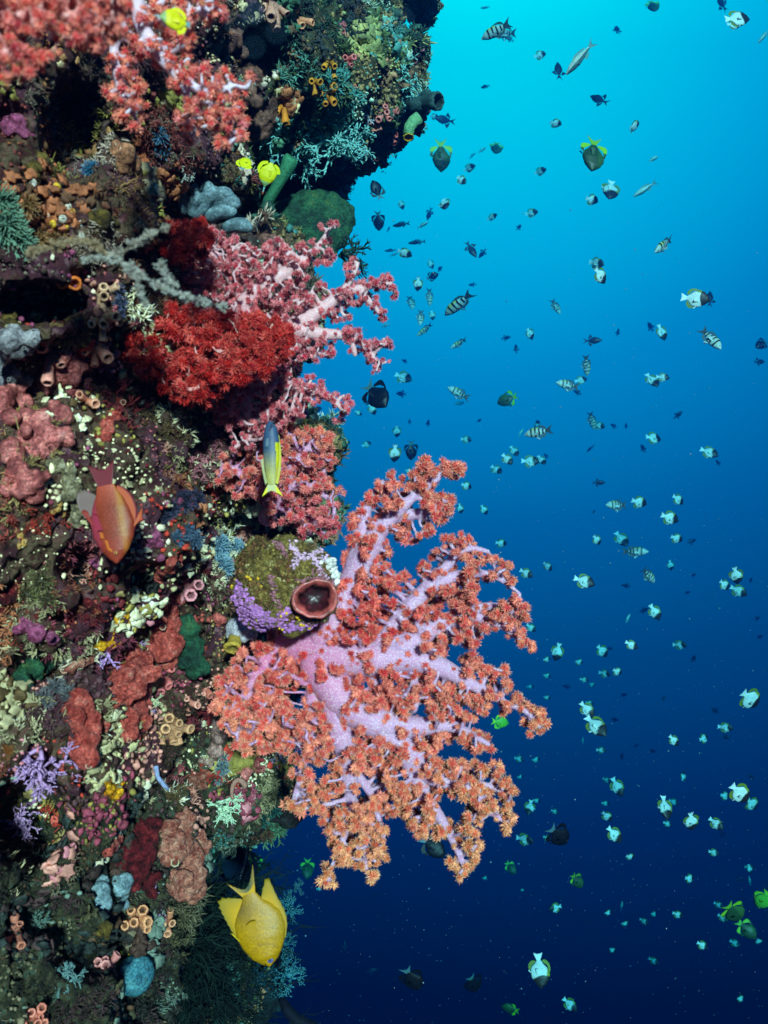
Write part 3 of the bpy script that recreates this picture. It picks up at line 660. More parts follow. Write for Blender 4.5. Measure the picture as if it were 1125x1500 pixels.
def cup_coral(px, py, n, size, spread, col, label, group, ln=1.6, seed=0, down=.0, name='cup_coral', inner=None):
    """a colony of tubes; size = tube radius in photo px, spread = half width of the colony in px"""
    p, nn = frame_at(px, py); sc = p[1] / FPX; root = empty(name, tuple(p), label, 'cup coral', group); col = col * np.random.default_rng(int(px)).uniform(.75, 1.1, 3)
    r = np.random.default_rng(seed + int(px * 7 + py)); u, v, _ = basis(nn)
    mb = MB(); ball(mb, -nn * size * sc * .3, np.array([spread * .5, size * .9, spread * .42]) * sc, 2, col * .55, .1)
    mb.build('base', M_tube, root)
    for i in range(n):
        a = i * 2.4 + r.uniform(-.4, .4); rr = math.sqrt((i + .3) / n) * spread * .75 * sc
        off = (math.cos(a) * u + math.sin(a) * v) * rr * (1 if n > 1 else 0)
        d = unit(nn * .75 + off / (spread * sc + 1e-9) * .9 + np.array([0, 0, -down]) + r.normal(size=3) * .2)
        mb = MB(); rad = size * sc * r.uniform(.62, 1.0)
        cup_tube(mb, off * .6, d, rad * 2 * ln * r.uniform(.8, 1.25), rad, col * r.uniform(.85, 1.12), inner=inner); mb.build('tube', M_tube, root)
    return root
PEACH = srgb(235, 160, 130); SALM = srgb(225, 130, 115); ORG = srgb(235, 140, 40); BLK = srgb(28, 34, 32); PNK = srgb(230, 150, 150)
cups = [  # px, py, n, tube radius, spread, colour, label, length, down
 (150, 432, 4, 9, 20, PEACH, 'peach cup corals topmost of the column left of the crimson coral', 1.8, .3),
 (150, 470, 4, 9, 20, PEACH, 'peach cup corals with wide round mouths in the middle of the left column', 1.7, .3),
 (140, 510, 4, 9, 20, PEACH, 'peach cup corals at the lower end of the left column', 1.8, .5),
 (75, 515, 3, 10, 20, PEACH, 'long peach cup corals pointing right over the mauve sponge', 2.4, .4),
 (105, 415, 2, 10, 12, srgb(235, 110, 50), 'bright orange cup coral knob beside the dark cave', 1.2, 0),
 (128, 588, 2, 7, 10, PEACH, 'pair of small peach tubes beside the red finger sponge', 1.8, 0),
 (272, 865, 4, 9, 26, PNK, 'pink cup corals just below the blue bristle coral', 1.6, .1),
 (236, 990, 5, 7, 20, SALM, 'salmon cup corals drooping beside the red hanging sponge', 2.0, .5),
 (250, 1068, 9, 8, 42, PEACH, 'biggest peach cup coral cluster in the middle of the lower reef', 1.2, .2),
 (300, 1010, 2, 6, 12, SALM, 'dull red cup coral pair by the left lobe of the big coral', 1.3, .1),
 (275, 1030, 3, 6, 18, PNK, 'pale pink cups above the biggest peach cluster', 1.3, .1),
 (80, 1195, 6, 7, 16, srgb(215, 110, 95), 'round brick-pink cup coral knot at the edge of the black cave', 1.1, 0),
 (25, 1370, 5, 8, 18, srgb(215, 140, 110), 'tan cup corals alone on the dark lower left rock', 1.9, .5),
 (200, 1345, 7, 8, 30, PEACH, 'peach cup corals right under the grey-blue sponge bulbs', 1.4, .2),
 (245, 1350, 4, 8, 16, PEACH, 'tan cup corals below the big barrel sponge', 1.5, .2),
 (158, 1418, 6, 7, 22, PNK, 'pink cup corals on the left of the teal ball sponge', 1.3, .2),
 (200, 1420, 5, 7, 20, PEACH, 'peach cup corals drooping over the teal ball sponge', 1.6, .6),
 (50, 1488, 6, 7, 24, SALM, 'salmon cup corals at the very bottom of the reef', 1.3, 0),
 (400, 12, 5, 8, 24, PEACH, 'long peach cup corals hanging from the dark roof beside the orange coral', 2.0, .7),
 (432, 32, 5, 7, 20, PEACH, 'peach cup corals with splayed tubes right of the hanging ones', 1.8, .5),
 (484, 92, 3, 6, 12, ORG, 'orange cup corals uppermost on the greenish overhang', 2.0, .6),
 (460, 118, 3, 6, 10, ORG, 'orange cup corals left of the others on the overhang', 2.0, .6),
 (476, 140, 4, 6, 14, ORG, 'orange cup corals lowest in the trio on the overhang', 1.7, .5),
 (414, 160, 3, 6, 12, ORG, 'orange cup corals beside the brown sponge plate', 1.7, .5),
 (494, 46, 4, 5, 14, srgb(170, 95, 100), 'dusky mauve cups near the overhang crest', 1.1, 0),
 (508, 92, 4, 5, 14, SALM, 'salmon cups in the yellow patch of the overhang', 1.3, .4),
 (516, 132, 5, 4.5, 9, SALM, 'small tight knot of salmon cups mid-overhang', .9, 0),
 (565, 165, 9, 5, 22, SALM, 'dense salmon cups above the yellow-mouthed sea squirt', 1.0, 0),
 (545, 180, 6, 5, 18, SALM, 'salmon cups left of the dense cluster on the overhang', 1.1, .2),
 (545, 222, 6, 5, 20, SALM, 'salmon cups on the lowest rim of the overhang', 1.1, .3),
 (607, 80, 5, 5, 16, srgb(170, 110, 110), 'dusky cups on the outer edge of the overhang', 1.0, 0),
 (570, 200, 6, 5, 14, SALM, 'salmon cups between the dense cluster and the rim', 1.1, .2)]
for i, (px, py, n_, sz, sp, col, lab, ln, dn) in enumerate(cups):
    cup_coral(px, py, n_, sz, sp, col, lab, 'cup corals on the reef', ln, i, dn)
cup_coral(112, 835, 6, 9, 24, BLK, 'black tube coral cluster below the orange fish tail to the left of its snout', 'black tube corals', 2.0, 91, 0, 'black_coral_cup', BLK * .3)
cup_coral(212, 848, 9, 9, 30, BLK, 'black tube coral cluster touching the top of the red rope sponge', 'black tube corals', 1.9, 92, 0, 'black_coral_cup', BLK * .3)

def lace(mb, p, d, Ln, r, depth, col, rg, spread=.6, flat=None, tipc=1.3):
    """antler-like branching"""
    q = p + d * Ln; q2 = (p + q) / 2 + rg.normal(size=3) * Ln * .08
    tube(mb, [p, q2, q], [r, r * .85, r * .7], 5, np.array([col * .8, col, col * (1.15 if depth else tipc)]).clip(0, .95), True)
    if depth == 0: return
    k = 2 if rg.random() < .7 else 3
    for _ in range(k):
        e = d + rg.normal(size=3) * spread
        if flat is not None: e = e - flat * (e @ flat) * .8
        lace(mb, q, unit(e), Ln * rg.uniform(.65, .95), r * .72, depth - 1, col, rg, spread, flat, tipc)
def lace_coral(px, py, size, col, label, aim=(0, 0, 0), n=4, depth=4, seed=0, thick=.07, name='lace_coral', cat='lace coral', group='lace corals on the reef', out_=0):
    p, nn = frame_at(px, py, out_); sc = p[1] / FPX; rg = np.random.default_rng(seed + 100); mb = MB(); aim = np.array(aim, float)
    for i in range(n):
        d = unit(nn * .5 + aim + rg.normal(size=3) * .55)
        lace(mb, rg.normal(size=3) * size * sc * .08, d, size * sc * .33, size * sc * thick, depth, col, rg, .6)
    return tag(mb.build(name, M_lace, None, origin=None), label, cat, group), p
def lace_at(*a, **k):
    o, p = lace_coral(*a, **k); o.location = tuple(p); return o
LAV = srgb(190, 150, 200); CRM = srgb(210, 215, 170); CYA = srgb(120, 190, 185); MINT = srgb(170, 215, 190)
lc = [(60, 1100, 60, LAV, 'large lavender lace coral above the black cave', (.1, 0, -.7), 6, 4), (85, 1120, 46, LAV, 'lavender lace coral fringe right of the large one', (.4, 0, -.7), 4, 4),
 (30, 1215, 50, LAV, 'violet lace coral rising inside the black cave at the edge', (-.2, 0, .3), 4, 4), (45, 1180, 34, srgb(150, 100, 150), 'thin mauve lace coral stem in the black cave', (.2, 0, .9), 2, 4),
 (158, 955, 30, srgb(205, 160, 225), 'small violet lace coral hanging left of the red sponge', (-.3, 0, -.8), 3, 3), (195, 955, 24, LAV, 'little lilac lace coral lying on the red sponge', (.6, 0, 0), 3, 3),
 (196, 968, 18, CRM, 'cream sprig of lace coral on the red sponge', (0, 0, -.7), 2, 3), (318, 1180, 38, srgb(195, 225, 190), 'pale mint staghorn-like lace coral left of the lower orange coral lobe', (.5, 0, 0), 6, 4),
 (320, 1215, 28, srgb(60, 110, 105), 'dim teal lace coral below the mint one', (.3, 0, -.3), 5, 4), (222, 1022, 22, CRM, 'cream lace coral sprig above the peach cluster', (0, 0, -.5), 4, 3),
 (228, 1300, 18, LAV, 'lilac lace tuft beside the barrel sponge', (0, 0, .2), 4, 3), (232, 1346, 16, LAV, 'violet lace tuft among the peach cups', (0, 0, 0), 4, 3),
 (410, 1105, 22, srgb(180, 160, 200), 'pale violet lace tuft tucked beside the big coral', (0, 0, -.3), 4, 3), (490, 208, 52, CYA, 'whitish-cyan lace coral cushion low on the overhang', (0, 0, -.2), 9, 4),
 (410, 195, 44, CYA, 'cyan lace coral beside the brown sponge plate', (-.3, 0, 0), 7, 4), (448, 225, 40, CYA, 'hanging cyan lace coral at the lowest tip of the overhang', (0, 0, -.8), 7, 4),
 (600, 125, 42, CYA, 'pale lace coral on the outer face of the overhang', (0, 0, 0), 7, 4), (537, 170, 20, srgb(190, 200, 215), 'white lace tuft amid the salmon cups', (0, 0, 0), 4, 3),
 (408, 310, 32, srgb(90, 170, 150), 'teal lace coral on the green boulder left shoulder', (0, 0, .1), 7, 4), (500, 275, 20, CYA, 'thin cyan lace sprig on top of the green boulder', (.6, 0, -.5), 3, 3),
 (268, 248, 20, srgb(190, 200, 190), 'whitish lace tuft above the blue-grey finger sponge', (.2, 0, 0), 5, 3), (565, 50, 24, CYA, 'greenish-white lace tuft on the overhang crest', (0, 0, 0), 6, 3),
 (525, 205, 42, CYA, 'minty lace coral between the cushion and the salmon rim', (0, 0, -.3), 7, 4), (215, 1040, 16, LAV, 'tiny lilac sprig near the salmon cup corals', (0, 0, 0), 3, 3),
 (95, 1435, 26, srgb(110, 150, 150), 'pale speckled lace coral on the dark bottom rock', (0, 0, 0), 7, 4), (55, 1350, 26, srgb(100, 130, 120), 'grey-green lace coral left of the grey-blue bulbs', (0, 0, 0), 6, 4),
 (155, 475, 10, LAV, 'tiny violet sprig among the peach cups of the left column', (.5, 0, 0), 3, 3), (215, 590, 14, srgb(190, 80, 90), 'red thread-like sprig under the crimson coral', (.5, 0, 0), 3, 3)]
for i, (px, py, sz, col, lab, aim, n_, dp) in enumerate(lc): lace_at(px, py, sz, col, lab, aim, n_, dp, i)

def lump(name, label, cat, pts, mat, Y=None, disp=((.03, .008), (.01, .003)), squash=.6, voxel=.0028, group=None, proud=.5, parts=None, oscula=(), plain=False):
    """a fleshy mass: blobs strung along pixels (px, py, r) lying on the rock, skinned into one surface"""
    mb = MB(); ws = []
    for px, py, r in pts:
        if Y is None: p, nn = hit(px, py)
        else: p = at(px, py, Y)
        ws.append((p, r * p[1] / FPX))
    Ym = np.median([w[0][1] for w in ws]); loc = ws[0][0] / ws[0][0][1] * Ym
    ext = []
    for i in range(len(ws)):
        p, r = ws[i]; p = p / p[1] * (Ym + np.clip(p[1] - Ym, -.05, .05)); ext.append((p, r))
        if i:
            k = min(range(i), key=lambda q: np.linalg.norm(ext[q][0] - p)); q, r2 = ext[k]; m_ = min(r, r2) * .75; g_ = int(np.linalg.norm(q - p) / (m_ * .7)) + 1
            ws += [(q + (p - q) * t / g_, m_) for t in range(1, g_)]
        for _ in range(3 if (max(q_[2] for q_ in pts) < 30 and not plain) else 0): ws.append((p + rng.normal(size=3) * r * .55, r * rng.uniform(.35, .6)))
    for (p, r) in ws:
        Yc = Ym + np.clip(p[1] - Ym, -.05, .05); p = p / p[1] * Yc; ball(mb, p - unit(p) * r * proud - loc, (r, r * squash, r), 3, None, 0)
    o = mb.build(name, mat, None); bake(o, voxel, disp, 2); o.location = tuple(loc)
    tag(o, label, cat, group)
    for px, py, r, col in oscula:                 # open mouths of the sponge
        d = at(px, py, 1.0); q = unit(d); me_ = o.data
        co = np.empty(len(me_.vertices) * 3, np.float32); me_.vertices.foreach_get('co', co); co = co.reshape(-1, 3) + loc
        ang = np.linalg.norm(co / co[:, 1:2] - d, axis=1); k = ang < 8 / FPX
        Yf = co[k, 1].min() if k.any() else Ym
        c = d * (Yf + r * .2 / FPX); rr = r * Yf / FPX; m2 = MB()
        rr *= .72; cup_tube(m2, c - loc + q * rr * 1.7, -q + rand_dir() * .2, rr * 1.7, rr, np.array(col) * .8, 20, .98, .6, np.array(col) * .2); m2.build('osculum', M_soft, o)
    return o
M_red = lump_mat('red_sponge_skin', srgb(160, 55, 48), srgb(225, 105, 92), srgb(240, 160, 140), 26, .36, .7, 120)
M_mauve = lump_mat('mauve_sponge_skin', srgb(135, 62, 62), srgb(210, 118, 112), srgb(230, 165, 155), 22, .42, .4, 120, pores=(170, .12, srgb(60, 20, 20)))
M_grey = lump_mat('grey_sponge_skin', srgb(95, 95, 100), srgb(150, 150, 155), srgb(190, 190, 190), 24, .6, .5, 120, pores=(110, .1, srgb(30, 30, 30)))
M_bluegrey = lump_mat('blue_grey_skin', srgb(95, 120, 130), srgb(130, 160, 170), srgb(160, 190, 195), 30, .5, .35, 260)
M_brown = lump_mat('brown_sponge_skin', srgb(70, 45, 38), srgb(120, 80, 68), srgb(140, 100, 85), 14, .6, .3, 200)
M_barrel = lump_mat('barrel_sponge_skin', srgb(165, 80, 66), srgb(220, 145, 122), srgb(235, 185, 160), 30, .55, .9, 150)
M_green = lump_mat('green_boulder_skin', srgb(20, 55, 45), srgb(40, 95, 65), srgb(80, 110, 60), 10, .7, .7, 60)
M_teal = lump_mat('teal_sponge_skin', srgb(35, 90, 110), srgb(70, 140, 155), srgb(100, 170, 175), 30, .5, .4, 200)
M_yel = lump_mat('yellow_sponge_skin', srgb(190, 110, 10), srgb(240, 175, 20), srgb(250, 205, 60), 40, .5, .5, 120)
M_dkred = lump_mat('dark_red_crust', srgb(50, 8, 14), srgb(120, 25, 35), srgb(165, 60, 60), 35, .6, .9, 120)
M_pinkc = lump_mat('pink_crust', srgb(130, 50, 85), srgb(195, 100, 145), srgb(225, 160, 185), 45, .6, .7, 120)
M_olive = lump_mat('olive_sponge_skin', srgb(60, 50, 20), srgb(120, 100, 40), srgb(170, 150, 80), 30, .6, .7, 120)
M_cream = lump_mat('cream_crust', srgb(120, 110, 80), srgb(190, 180, 140), srgb(225, 220, 195), 60, .7, 1, 160)

PAL = srgb(215, 165, 140)
LUMPS = [
 ('rope_sponge', 'brick-red rope sponge starting under the black tube corals', 'sponge', [(235, 870, 16), (240, 895, 20), (238, 920, 22), (248, 945, 19), (232, 950, 18), (215, 900, 12), (245, 965, 14), (258, 880, 10)], M_red, [(237, 918, 7, PAL)]),
 ('rope_sponge', 'brick-red sponge forking into two hanging fingers in the lower reef', 'sponge', [(190, 955, 16), (205, 975, 22), (190, 1000, 24), (170, 1015, 18), (205, 1010, 16), (200, 1035, 14), (210, 1055, 12), (182, 1050, 16), (190, 1075, 12), (160, 1030, 12)], M_red, [(160, 1033, 7, PAL), (190, 1083, 5, PAL)]),
 ('rope_sponge', 'brick-red sponge thumb above the lavender lace coral', 'sponge', [(115, 1030, 20), (105, 1055, 16), (125, 1060, 20), (122, 1085, 20), (124, 1105, 18), (150, 1060, 12), (100, 1040, 12)], M_red, [(130, 1120, 7, PAL)]),
 ('rope_sponge', 'coral-pink sponge finger pointing right below the blue bristle coral', 'sponge', [(240, 832, 9), (252, 822, 9), (262, 816, 7), (232, 845, 9)], M_red, []),
 ('finger_sponge', 'ruddy finger sponge standing under the dark crimson coral', 'sponge', [(152, 640, 10), (158, 625, 11), (166, 610, 11), (175, 595, 10)], M_red, [(181, 590, 6, PAL)]),
 ('pored_sponge', 'mauve pored sponge below the peach cup corals', 'sponge', [(95, 545, 26), (70, 560, 22), (115, 535, 16), (90, 520, 16)], M_mauve, []),
 ('pored_sponge', 'mauve pored sponge with curled edge left of the ruddy finger sponge', 'sponge', [(40, 620, 22), (65, 640, 26), (85, 610, 20), (95, 640, 14), (50, 655, 20), (80, 595, 12)], M_mauve, [(75, 655, 8, srgb(190, 110, 105))]),
 ('pored_sponge', 'mauve pored lobe left of the orange fish', 'sponge', [(15, 660, 20), (25, 690, 18), (45, 705, 20), (50, 725, 16), (10, 715, 12)], M_mauve, []),
 ('pored_sponge', 'dusky mauve sponge at the left edge under the grey sponges', 'sponge', [(10, 570, 18), (30, 590, 18), (5, 605, 14)], M_mauve, []),
 ('grey_sponge', 'upper pale grey sponge at the left edge', 'sponge', [(20, 505, 24), (50, 495, 16), (0, 520, 20)], M_grey, [(35, 510, 4, srgb(150, 150, 150))]),
 ('grey_sponge', 'lower pale grey sponge at the left edge', 'sponge', [(10, 550, 18), (35, 555, 12)], M_grey, [(14, 556, 4, srgb(150, 150, 150))]),
 ('bulb_sponge', 'grey-blue pear sponge, left of the bulb pair', 'sponge', [(148, 1322, 17), (147, 1305, 15), (150, 1290, 11)], M_bluegrey, []),
 ('bulb_sponge', 'grey-blue round sponge, right of the bulb pair', 'sponge', [(177, 1296, 17), (176, 1308, 14), (184, 1290, 12), (180, 1325, 10)], M_bluegrey, []),
 ('brown_sponge', 'upper brown rounded sponge plate beside the top coral', 'sponge', [(365, 115, 22), (378, 112, 16), (360, 130, 18)], M_brown, []),
 ('brown_sponge', 'lower large brown sponge plate with a small round mouth', 'sponge', [(385, 155, 24), (375, 180, 26), (392, 170, 18), (365, 195, 16)], M_brown, [(388, 148, 7, srgb(110, 75, 62))]),
 ('barrel_sponge', 'big pinkish-brown ribbed barrel sponge above the golden fish', 'sponge', [(262, 1225, 22), (250, 1245, 22), (275, 1255, 24), (280, 1285, 24), (265, 1295, 22), (285, 1300, 18), (245, 1215, 14), (290, 1245, 16), (292, 1225, 12), (270, 1200, 14)], M_barrel, [(255, 1262, 9, srgb(210, 190, 150))]),
 ('pink_sponge', 'dusty pink sponge knobs climbing above the barrel sponge', 'sponge', [(275, 1165, 14), (280, 1145, 12), (270, 1180, 14), (300, 1135, 10), (292, 1150, 8)], M_barrel, []),
 ('brown_finger_sponge', 'brown upright finger sponge beside the green tube', 'sponge', [(387, 355, 12), (387, 338, 11), (385, 320, 10), (392, 365, 12)], M_brown, []),
 ('ball_sponge', 'teal ball sponge hanging under the lowest peach cups', 'sponge', [(195, 1430, 28), (200, 1425, 26)], M_teal, []),
 ('yellow_sponge', 'bright yellow encrusting sponge in the lower reef', 'sponge', [(160, 1155, 9), (168, 1165, 9), (156, 1145, 6), (178, 1160, 5), (165, 1138, 5), (172, 1150, 6)], M_yel, []),
 ('yellow_sponge', 'yellow sponge beads along the ledge left of the red rope sponge', 'sponge', [(142, 942, 6), (150, 945, 5), (163, 944, 6), (170, 946, 5), (178, 943, 4), (172, 905, 5), (182, 903, 5), (190, 910, 4)], M_yel, []),
 ('red_crust', 'dark wine-red knobbly crust between bulb sponges and barrel sponge', 'crust', [(215, 1225, 20), (205, 1250, 24), (200, 1275, 18), (225, 1210, 14), (190, 1245, 14), (215, 1290, 14)], M_dkred, []),
 ('red_crust', 'small brick crust patch left of the wine-red one', 'crust', [(165, 1235, 10), (155, 1245, 8), (172, 1230, 8)], M_red, []),
 ('red_crust', 'scarlet crust patch beside the yellow beads', 'crust', [(130, 885, 8), (140, 895, 7), (150, 905, 6), (122, 880, 5)], M_dkred, []),
 ('pink_crust', 'rose-pink coralline patch under the orange fish snout', 'crust', [(135, 815, 10), (145, 825, 8), (125, 805, 7)], M_pinkc, []),
 ('pink_crust', 'rose-pink coralline patch right of the orange fish', 'crust', [(225, 785, 11), (232, 797, 8), (215, 795, 7)], M_pinkc, []),
 ('pink_crust', 'magenta crust at the far left above the dark hollow', 'crust', [(55, 925, 12), (35, 915, 10), (75, 935, 10), (90, 950, 7)], M_pinkc, []),
 ('pink_crust', 'pink lump at the left edge under the top coral', 'crust', [(25, 180, 14), (12, 190, 12), (35, 195, 10)], M_pinkc, []),
 ('cream_crust', 'cream knobbly crust left of the orange fish tail', 'crust', [(100, 690, 14), (105, 720, 16), (85, 680, 10), (118, 745, 12), (110, 765, 10)], M_cream, []),
 ('cream_crust', 'cream branching crust left of the shaggy boulder', 'crust', [(345, 765, 10), (360, 760, 9), (372, 770, 8), (338, 775, 8)], M_cream, []),
 ('olive_sponge', 'yellowish lobe at the left edge above the grey sponge', 'sponge', [(10, 470, 10), (22, 478, 8), (0, 465, 8)], M_olive, []),
 ('olive_sponge', 'tan and brown lump below the orange top coral', 'sponge', [(185, 225, 16), (195, 240, 12), (180, 245, 12), (170, 215, 10)], lump_mat('tan_skin', srgb(120, 75, 50), srgb(190, 130, 95), None, 20, .6, .5), []),
 ('olive_sponge', 'ochre sponge above the cup of tiny round squirts', 'sponge', [(60, 235, 12), (70, 250, 10), (50, 250, 10)], M_olive, []),
 ('olive_sponge', 'olive lump under the grey whip branch', 'sponge', [(150, 320, 14), (165, 325, 10), (145, 335, 10)], M_olive, []),
 ('olive_sponge', 'olive spindle-shaped sponge above the lowest peach cups', 'sponge', [(145, 1365, 8), (155, 1360, 9), (165, 1355, 8), (172, 1350, 6)], M_olive, []),
 ('tan_sponge', 'smooth tan-grey sponge fin left of the big coral lobe', 'sponge', [(318, 1060, 10), (320, 1080, 12), (315, 1100, 12), (310, 1115, 9)], lump_mat('tan_grey_skin', srgb(120, 85, 80), srgb(185, 145, 135), None, 18, .6, .4), []),
 ('orange_sponge', 'orange crust strip under the orange top coral', 'crust', [(200, 200, 9), (205, 220, 9), (212, 240, 8), (215, 265, 7)], lump_mat('orange_skin', srgb(150, 70, 40), srgb(205, 115, 75), None, 30, .6, .6), []),
 ('dark_sponge', 'dark green shaggy sponge beside the boulder foot', 'sponge', [(275, 920, 18), (280, 950, 20), (285, 975, 18), (270, 940, 14)], M_green, []),
 ('dark_sponge', 'dark teal velvety sponge in the hollow at the left', 'sponge', [(40, 980, 26), (65, 970, 18), (30, 1000, 18)], M_green, []),
 ('tan_sponge', 'tan tube sponge with a round mouth beside the grey soft coral', 'sponge', [(105, 975, 9), (118, 970, 10), (130, 965, 9)], M_barrel, [(94, 981, 8, PAL)]),
 ('olive_sponge', 'greenish plate behind the salmon cup corals', 'sponge', [(228, 1000, 12), (215, 1005, 10)], M_cream, []),
 ('purple_sponge', 'dark mauve knobs under the left lobe of the big coral', 'sponge', [(360, 1130, 10), (372, 1118, 9), (380, 1128, 8), (350, 1140, 7)], M_mauve, []),
 ('red_crust', 'crimson-violet crust left of the two feathery dark hollows', 'crust', [(15, 870, 14), (30, 850, 10), (5, 890, 12)], M_dkred, []),
 ('brown_sponge', 'brown lump by the rock crest beside the small blue dots', 'sponge', [(340, 60, 16), (325, 70, 14), (350, 75, 10)], M_brown, []),
]
for (nm, lab, cat, pts, mt, osc) in LUMPS:
    big = max(p[2] for p in pts)
    if nm == 'rope_sponge': pts = [(x_, y_, r_ * 1.15) for x_, y_, r_ in pts]
    lump(nm, lab, cat, pts, mt, oscula=osc, plain=mt in (M_bluegrey, M_teal), proud=.95 if mt in (M_bluegrey, M_teal) else .5, disp=((.03, .004), (.004, .001)) if mt in (M_bluegrey, M_teal) else ((.03, .010 + big * .0004), (.012, .008), (.005, .0025)), voxel=.0022 if big < 14 else .003, group='encrusting sponges and crusts')

# green boulder under the overhang, and the diagonal green tube
lump('green_boulder', 'dark green rounded boulder behind the pink coral tips', 'boulder', [(450, 325, 44), (480, 320, 40), (420, 330, 36), (500, 310, 22), (470, 345, 34), (430, 345, 36), (510, 325, 16), (395, 320, 22)], M_green, Y=2.0, disp=((.08, .03), (.02, .008)), voxel=.006)
mbx = MB(); P0 = [at(390, 300, 1.85), at(402, 280, 1.84), at(414, 262, 1.83), at(424, 244, 1.82)]
cup_tube(mbx, P0[0], P0[-1] - P0[0], np.linalg.norm(P0[-1] - P0[0]), .014, srgb(50, 120, 85), 18, 1.1, .7)
tag(mbx.build('tube_sponge', M_soft), 'green tube sponge leaning diagonally beside the yellow fish pair', 'sponge')

# brown tube poking out of the overhang, with an open round end
mbx = MB(); a_, b_ = at(600, 152, 2.15), at(641, 147, 2.08)
cup_tube(mbx, a_, b_ - a_, np.linalg.norm(b_ - a_), .019, srgb(45, 75, 75), 22, 1.15, .75, bend=np.zeros(3))
ball(mbx, at(612, 156, 2.13), (.028, .03, .02), 2, srgb(40, 70, 70), .08); ball(mbx, at(625, 140, 2.12), (.016, .02, .012), 2, srgb(45, 80, 75), .08)
tag(mbx.build('tube_sponge', M_soft), 'dark tube sponge jutting from the overhang into open water', 'sponge')
# yellow-mouthed sea squirt
sq = empty('sea_squirt', tuple(at(603, 180, 2.1)), 'green glassy sea squirt with a yellow-orange mouth hanging off the overhang', 'sea squirt')
L0 = np.array(sq.location); mbx = MB()
pts = [at(614, 172, 2.1), at(606, 178, 2.1), at(600, 186, 2.1), at(598, 198, 2.1)]
tube(mbx, np.array(pts) - L0, np.array([9, 9, 8.5, 8]) * 2.1 / FPX, 16, srgb(110, 170, 120)); mbx.build('body', M_soft, sq)
mbx = MB(); cup_tube(mbx, pts[-1] - L0 + np.array([0, 0, .002]), np.array([0, -.35, -1]), .012, 7.5 * 2.1 / FPX, srgb(235, 185, 40), 18, 1.1, .7, srgb(200, 120, 20)); mbx.build('siphon', M_soft, sq)

# blue-grey finger sponge
fs = empty('finger_sponge', tuple(at(300, 310, 1.42)), 'blue-grey sponge with thick rounded fingers above the crimson tuft', 'sponge')
L0 = np.array(fs.location)
for (a1, b1, a2, b2, r) in [(272, 312, 268, 285, 10), (282, 316, 290, 285, 11), (285, 318, 318, 276, 12), (305, 320, 345, 310, 11), (300, 300, 340, 285, 12), (310, 300, 350, 300, 12), (330, 335, 368, 335, 11), (290, 290, 310, 275, 10), (270, 290, 288, 276, 9)]:
    mbx = MB(); p0 = at(a1, b1, 1.42 + .03) - L0; p1 = at(a2, b2, 1.42 - .01 * rng.random()) - L0; s_ = 1.42 / FPX
    t = np.linspace(0, 1, 9)[:, None]; P_ = p0 * (1 - t) + p1 * t + np.array([0, 0, 1]) * np.sin(t * PI) * .006
    rad = np.array([.8, .9, 1, 1, 1, 1, .97, .75, .3]) * r * s_
    tube(mbx, P_, rad, 16, srgb(135, 165, 175) * rng.uniform(.85, 1.1)); mbx.build('finger', M_bluegrey, fs)

# ---------------------------------------------------------------- bristly blue corals, feather stars, anemones
def bristle(px, py, pads, col, tip, label, name='bristle_coral', cat='soft coral', n=260, ln=9, Y=None, group=None, thin=.9, curl=.8):
    p0, nn = hit(px, py); loc = p0; mb = MB()
    rg = np.random.default_rng(int(px + py))
    for (x, y, r) in pads:
        p, q = hit(x, y); p = p / p[1] * np.clip(p[1], p0[1] - .05, p0[1] + .05); sc = p[1] / FPX
        cdir = -unit(p); u, v, w = basis(cdir); ball(mb, p - loc, r * sc * .55, 2, col * .3, .05)
        for k in range(int(n * (r / 20) ** 2)):
            d = rg.normal(size=3); d = unit(d); d = unit(d + w * .35)
            if d @ w < -.2: continue
            s_ = p - loc + d * r * sc * .5; L_ = ln * sc * rg.uniform(.7, 1.2); e = unit(d + rg.normal(size=3) * .3)
            c_ = s_ + e * L_ * .5; t_ = c_ + unit(e + rg.normal(size=3) * curl * .5) * L_ * .5
            tube(mb, [s_, c_, t_], np.array([thin, thin * .8, thin * .35]) * sc, 4, np.array([col * .5, col, tip]), False)
    o = mb.build(name, M_lace); o.location = tuple(loc); return tag(o, label, cat, group)
BB = srgb(70, 110, 135); BT = srgb(175, 215, 230)
bristle(330, 812, [(318, 800, 28), (342, 806, 26), (325, 830, 24), (300, 812, 20)], BB * 1.2, BT, 'bright blue bristly coral cushion touching the shaggy boulder', n=300)
bristle(275, 782, [(270, 778, 18), (285, 790, 16), (258, 790, 14)], srgb(50, 75, 100), srgb(110, 140, 170), 'slate-blue bristly coral just left of the bright cushion', n=280)
bristle(270, 735, [(268, 735, 22), (285, 730, 16), (250, 745, 16), (240, 755, 12)], srgb(35, 40, 60), srgb(80, 85, 120), 'dark indigo bristly coral, upper of the blue trio', n=280)
bristle(175, 435, [(172, 425, 12), (176, 445, 12), (172, 460, 10)], srgb(50, 60, 90), srgb(120, 135, 170), 'narrow indigo bristly coral between peach cups and crimson coral', n=240)
bristle(235, 215, [(235, 200, 12), (238, 220, 12), (236, 238, 10)], srgb(50, 90, 125), srgb(90, 150, 180), 'blue bristly strip under the orange top coral', n=220)
bristle(135, 250, [(135, 250, 14)], srgb(20, 80, 120), srgb(60, 160, 200), 'small electric-blue bristly rosette inside the dark hollow', n=280, ln=10)
bristle(70, 170, [(62, 130, 14), (68, 155, 14), (72, 180, 14), (80, 205, 12)], srgb(50, 70, 95), srgb(130, 160, 185), 'blue-grey feathery fringe along the upper dark hollow', n=200, ln=12)
bristle(120, 145, [(110, 145, 12), (135, 140, 12)], srgb(15, 45, 75), srgb(40, 90, 130), 'dark blue feathery patch across the upper hollow', n=200, ln=12)
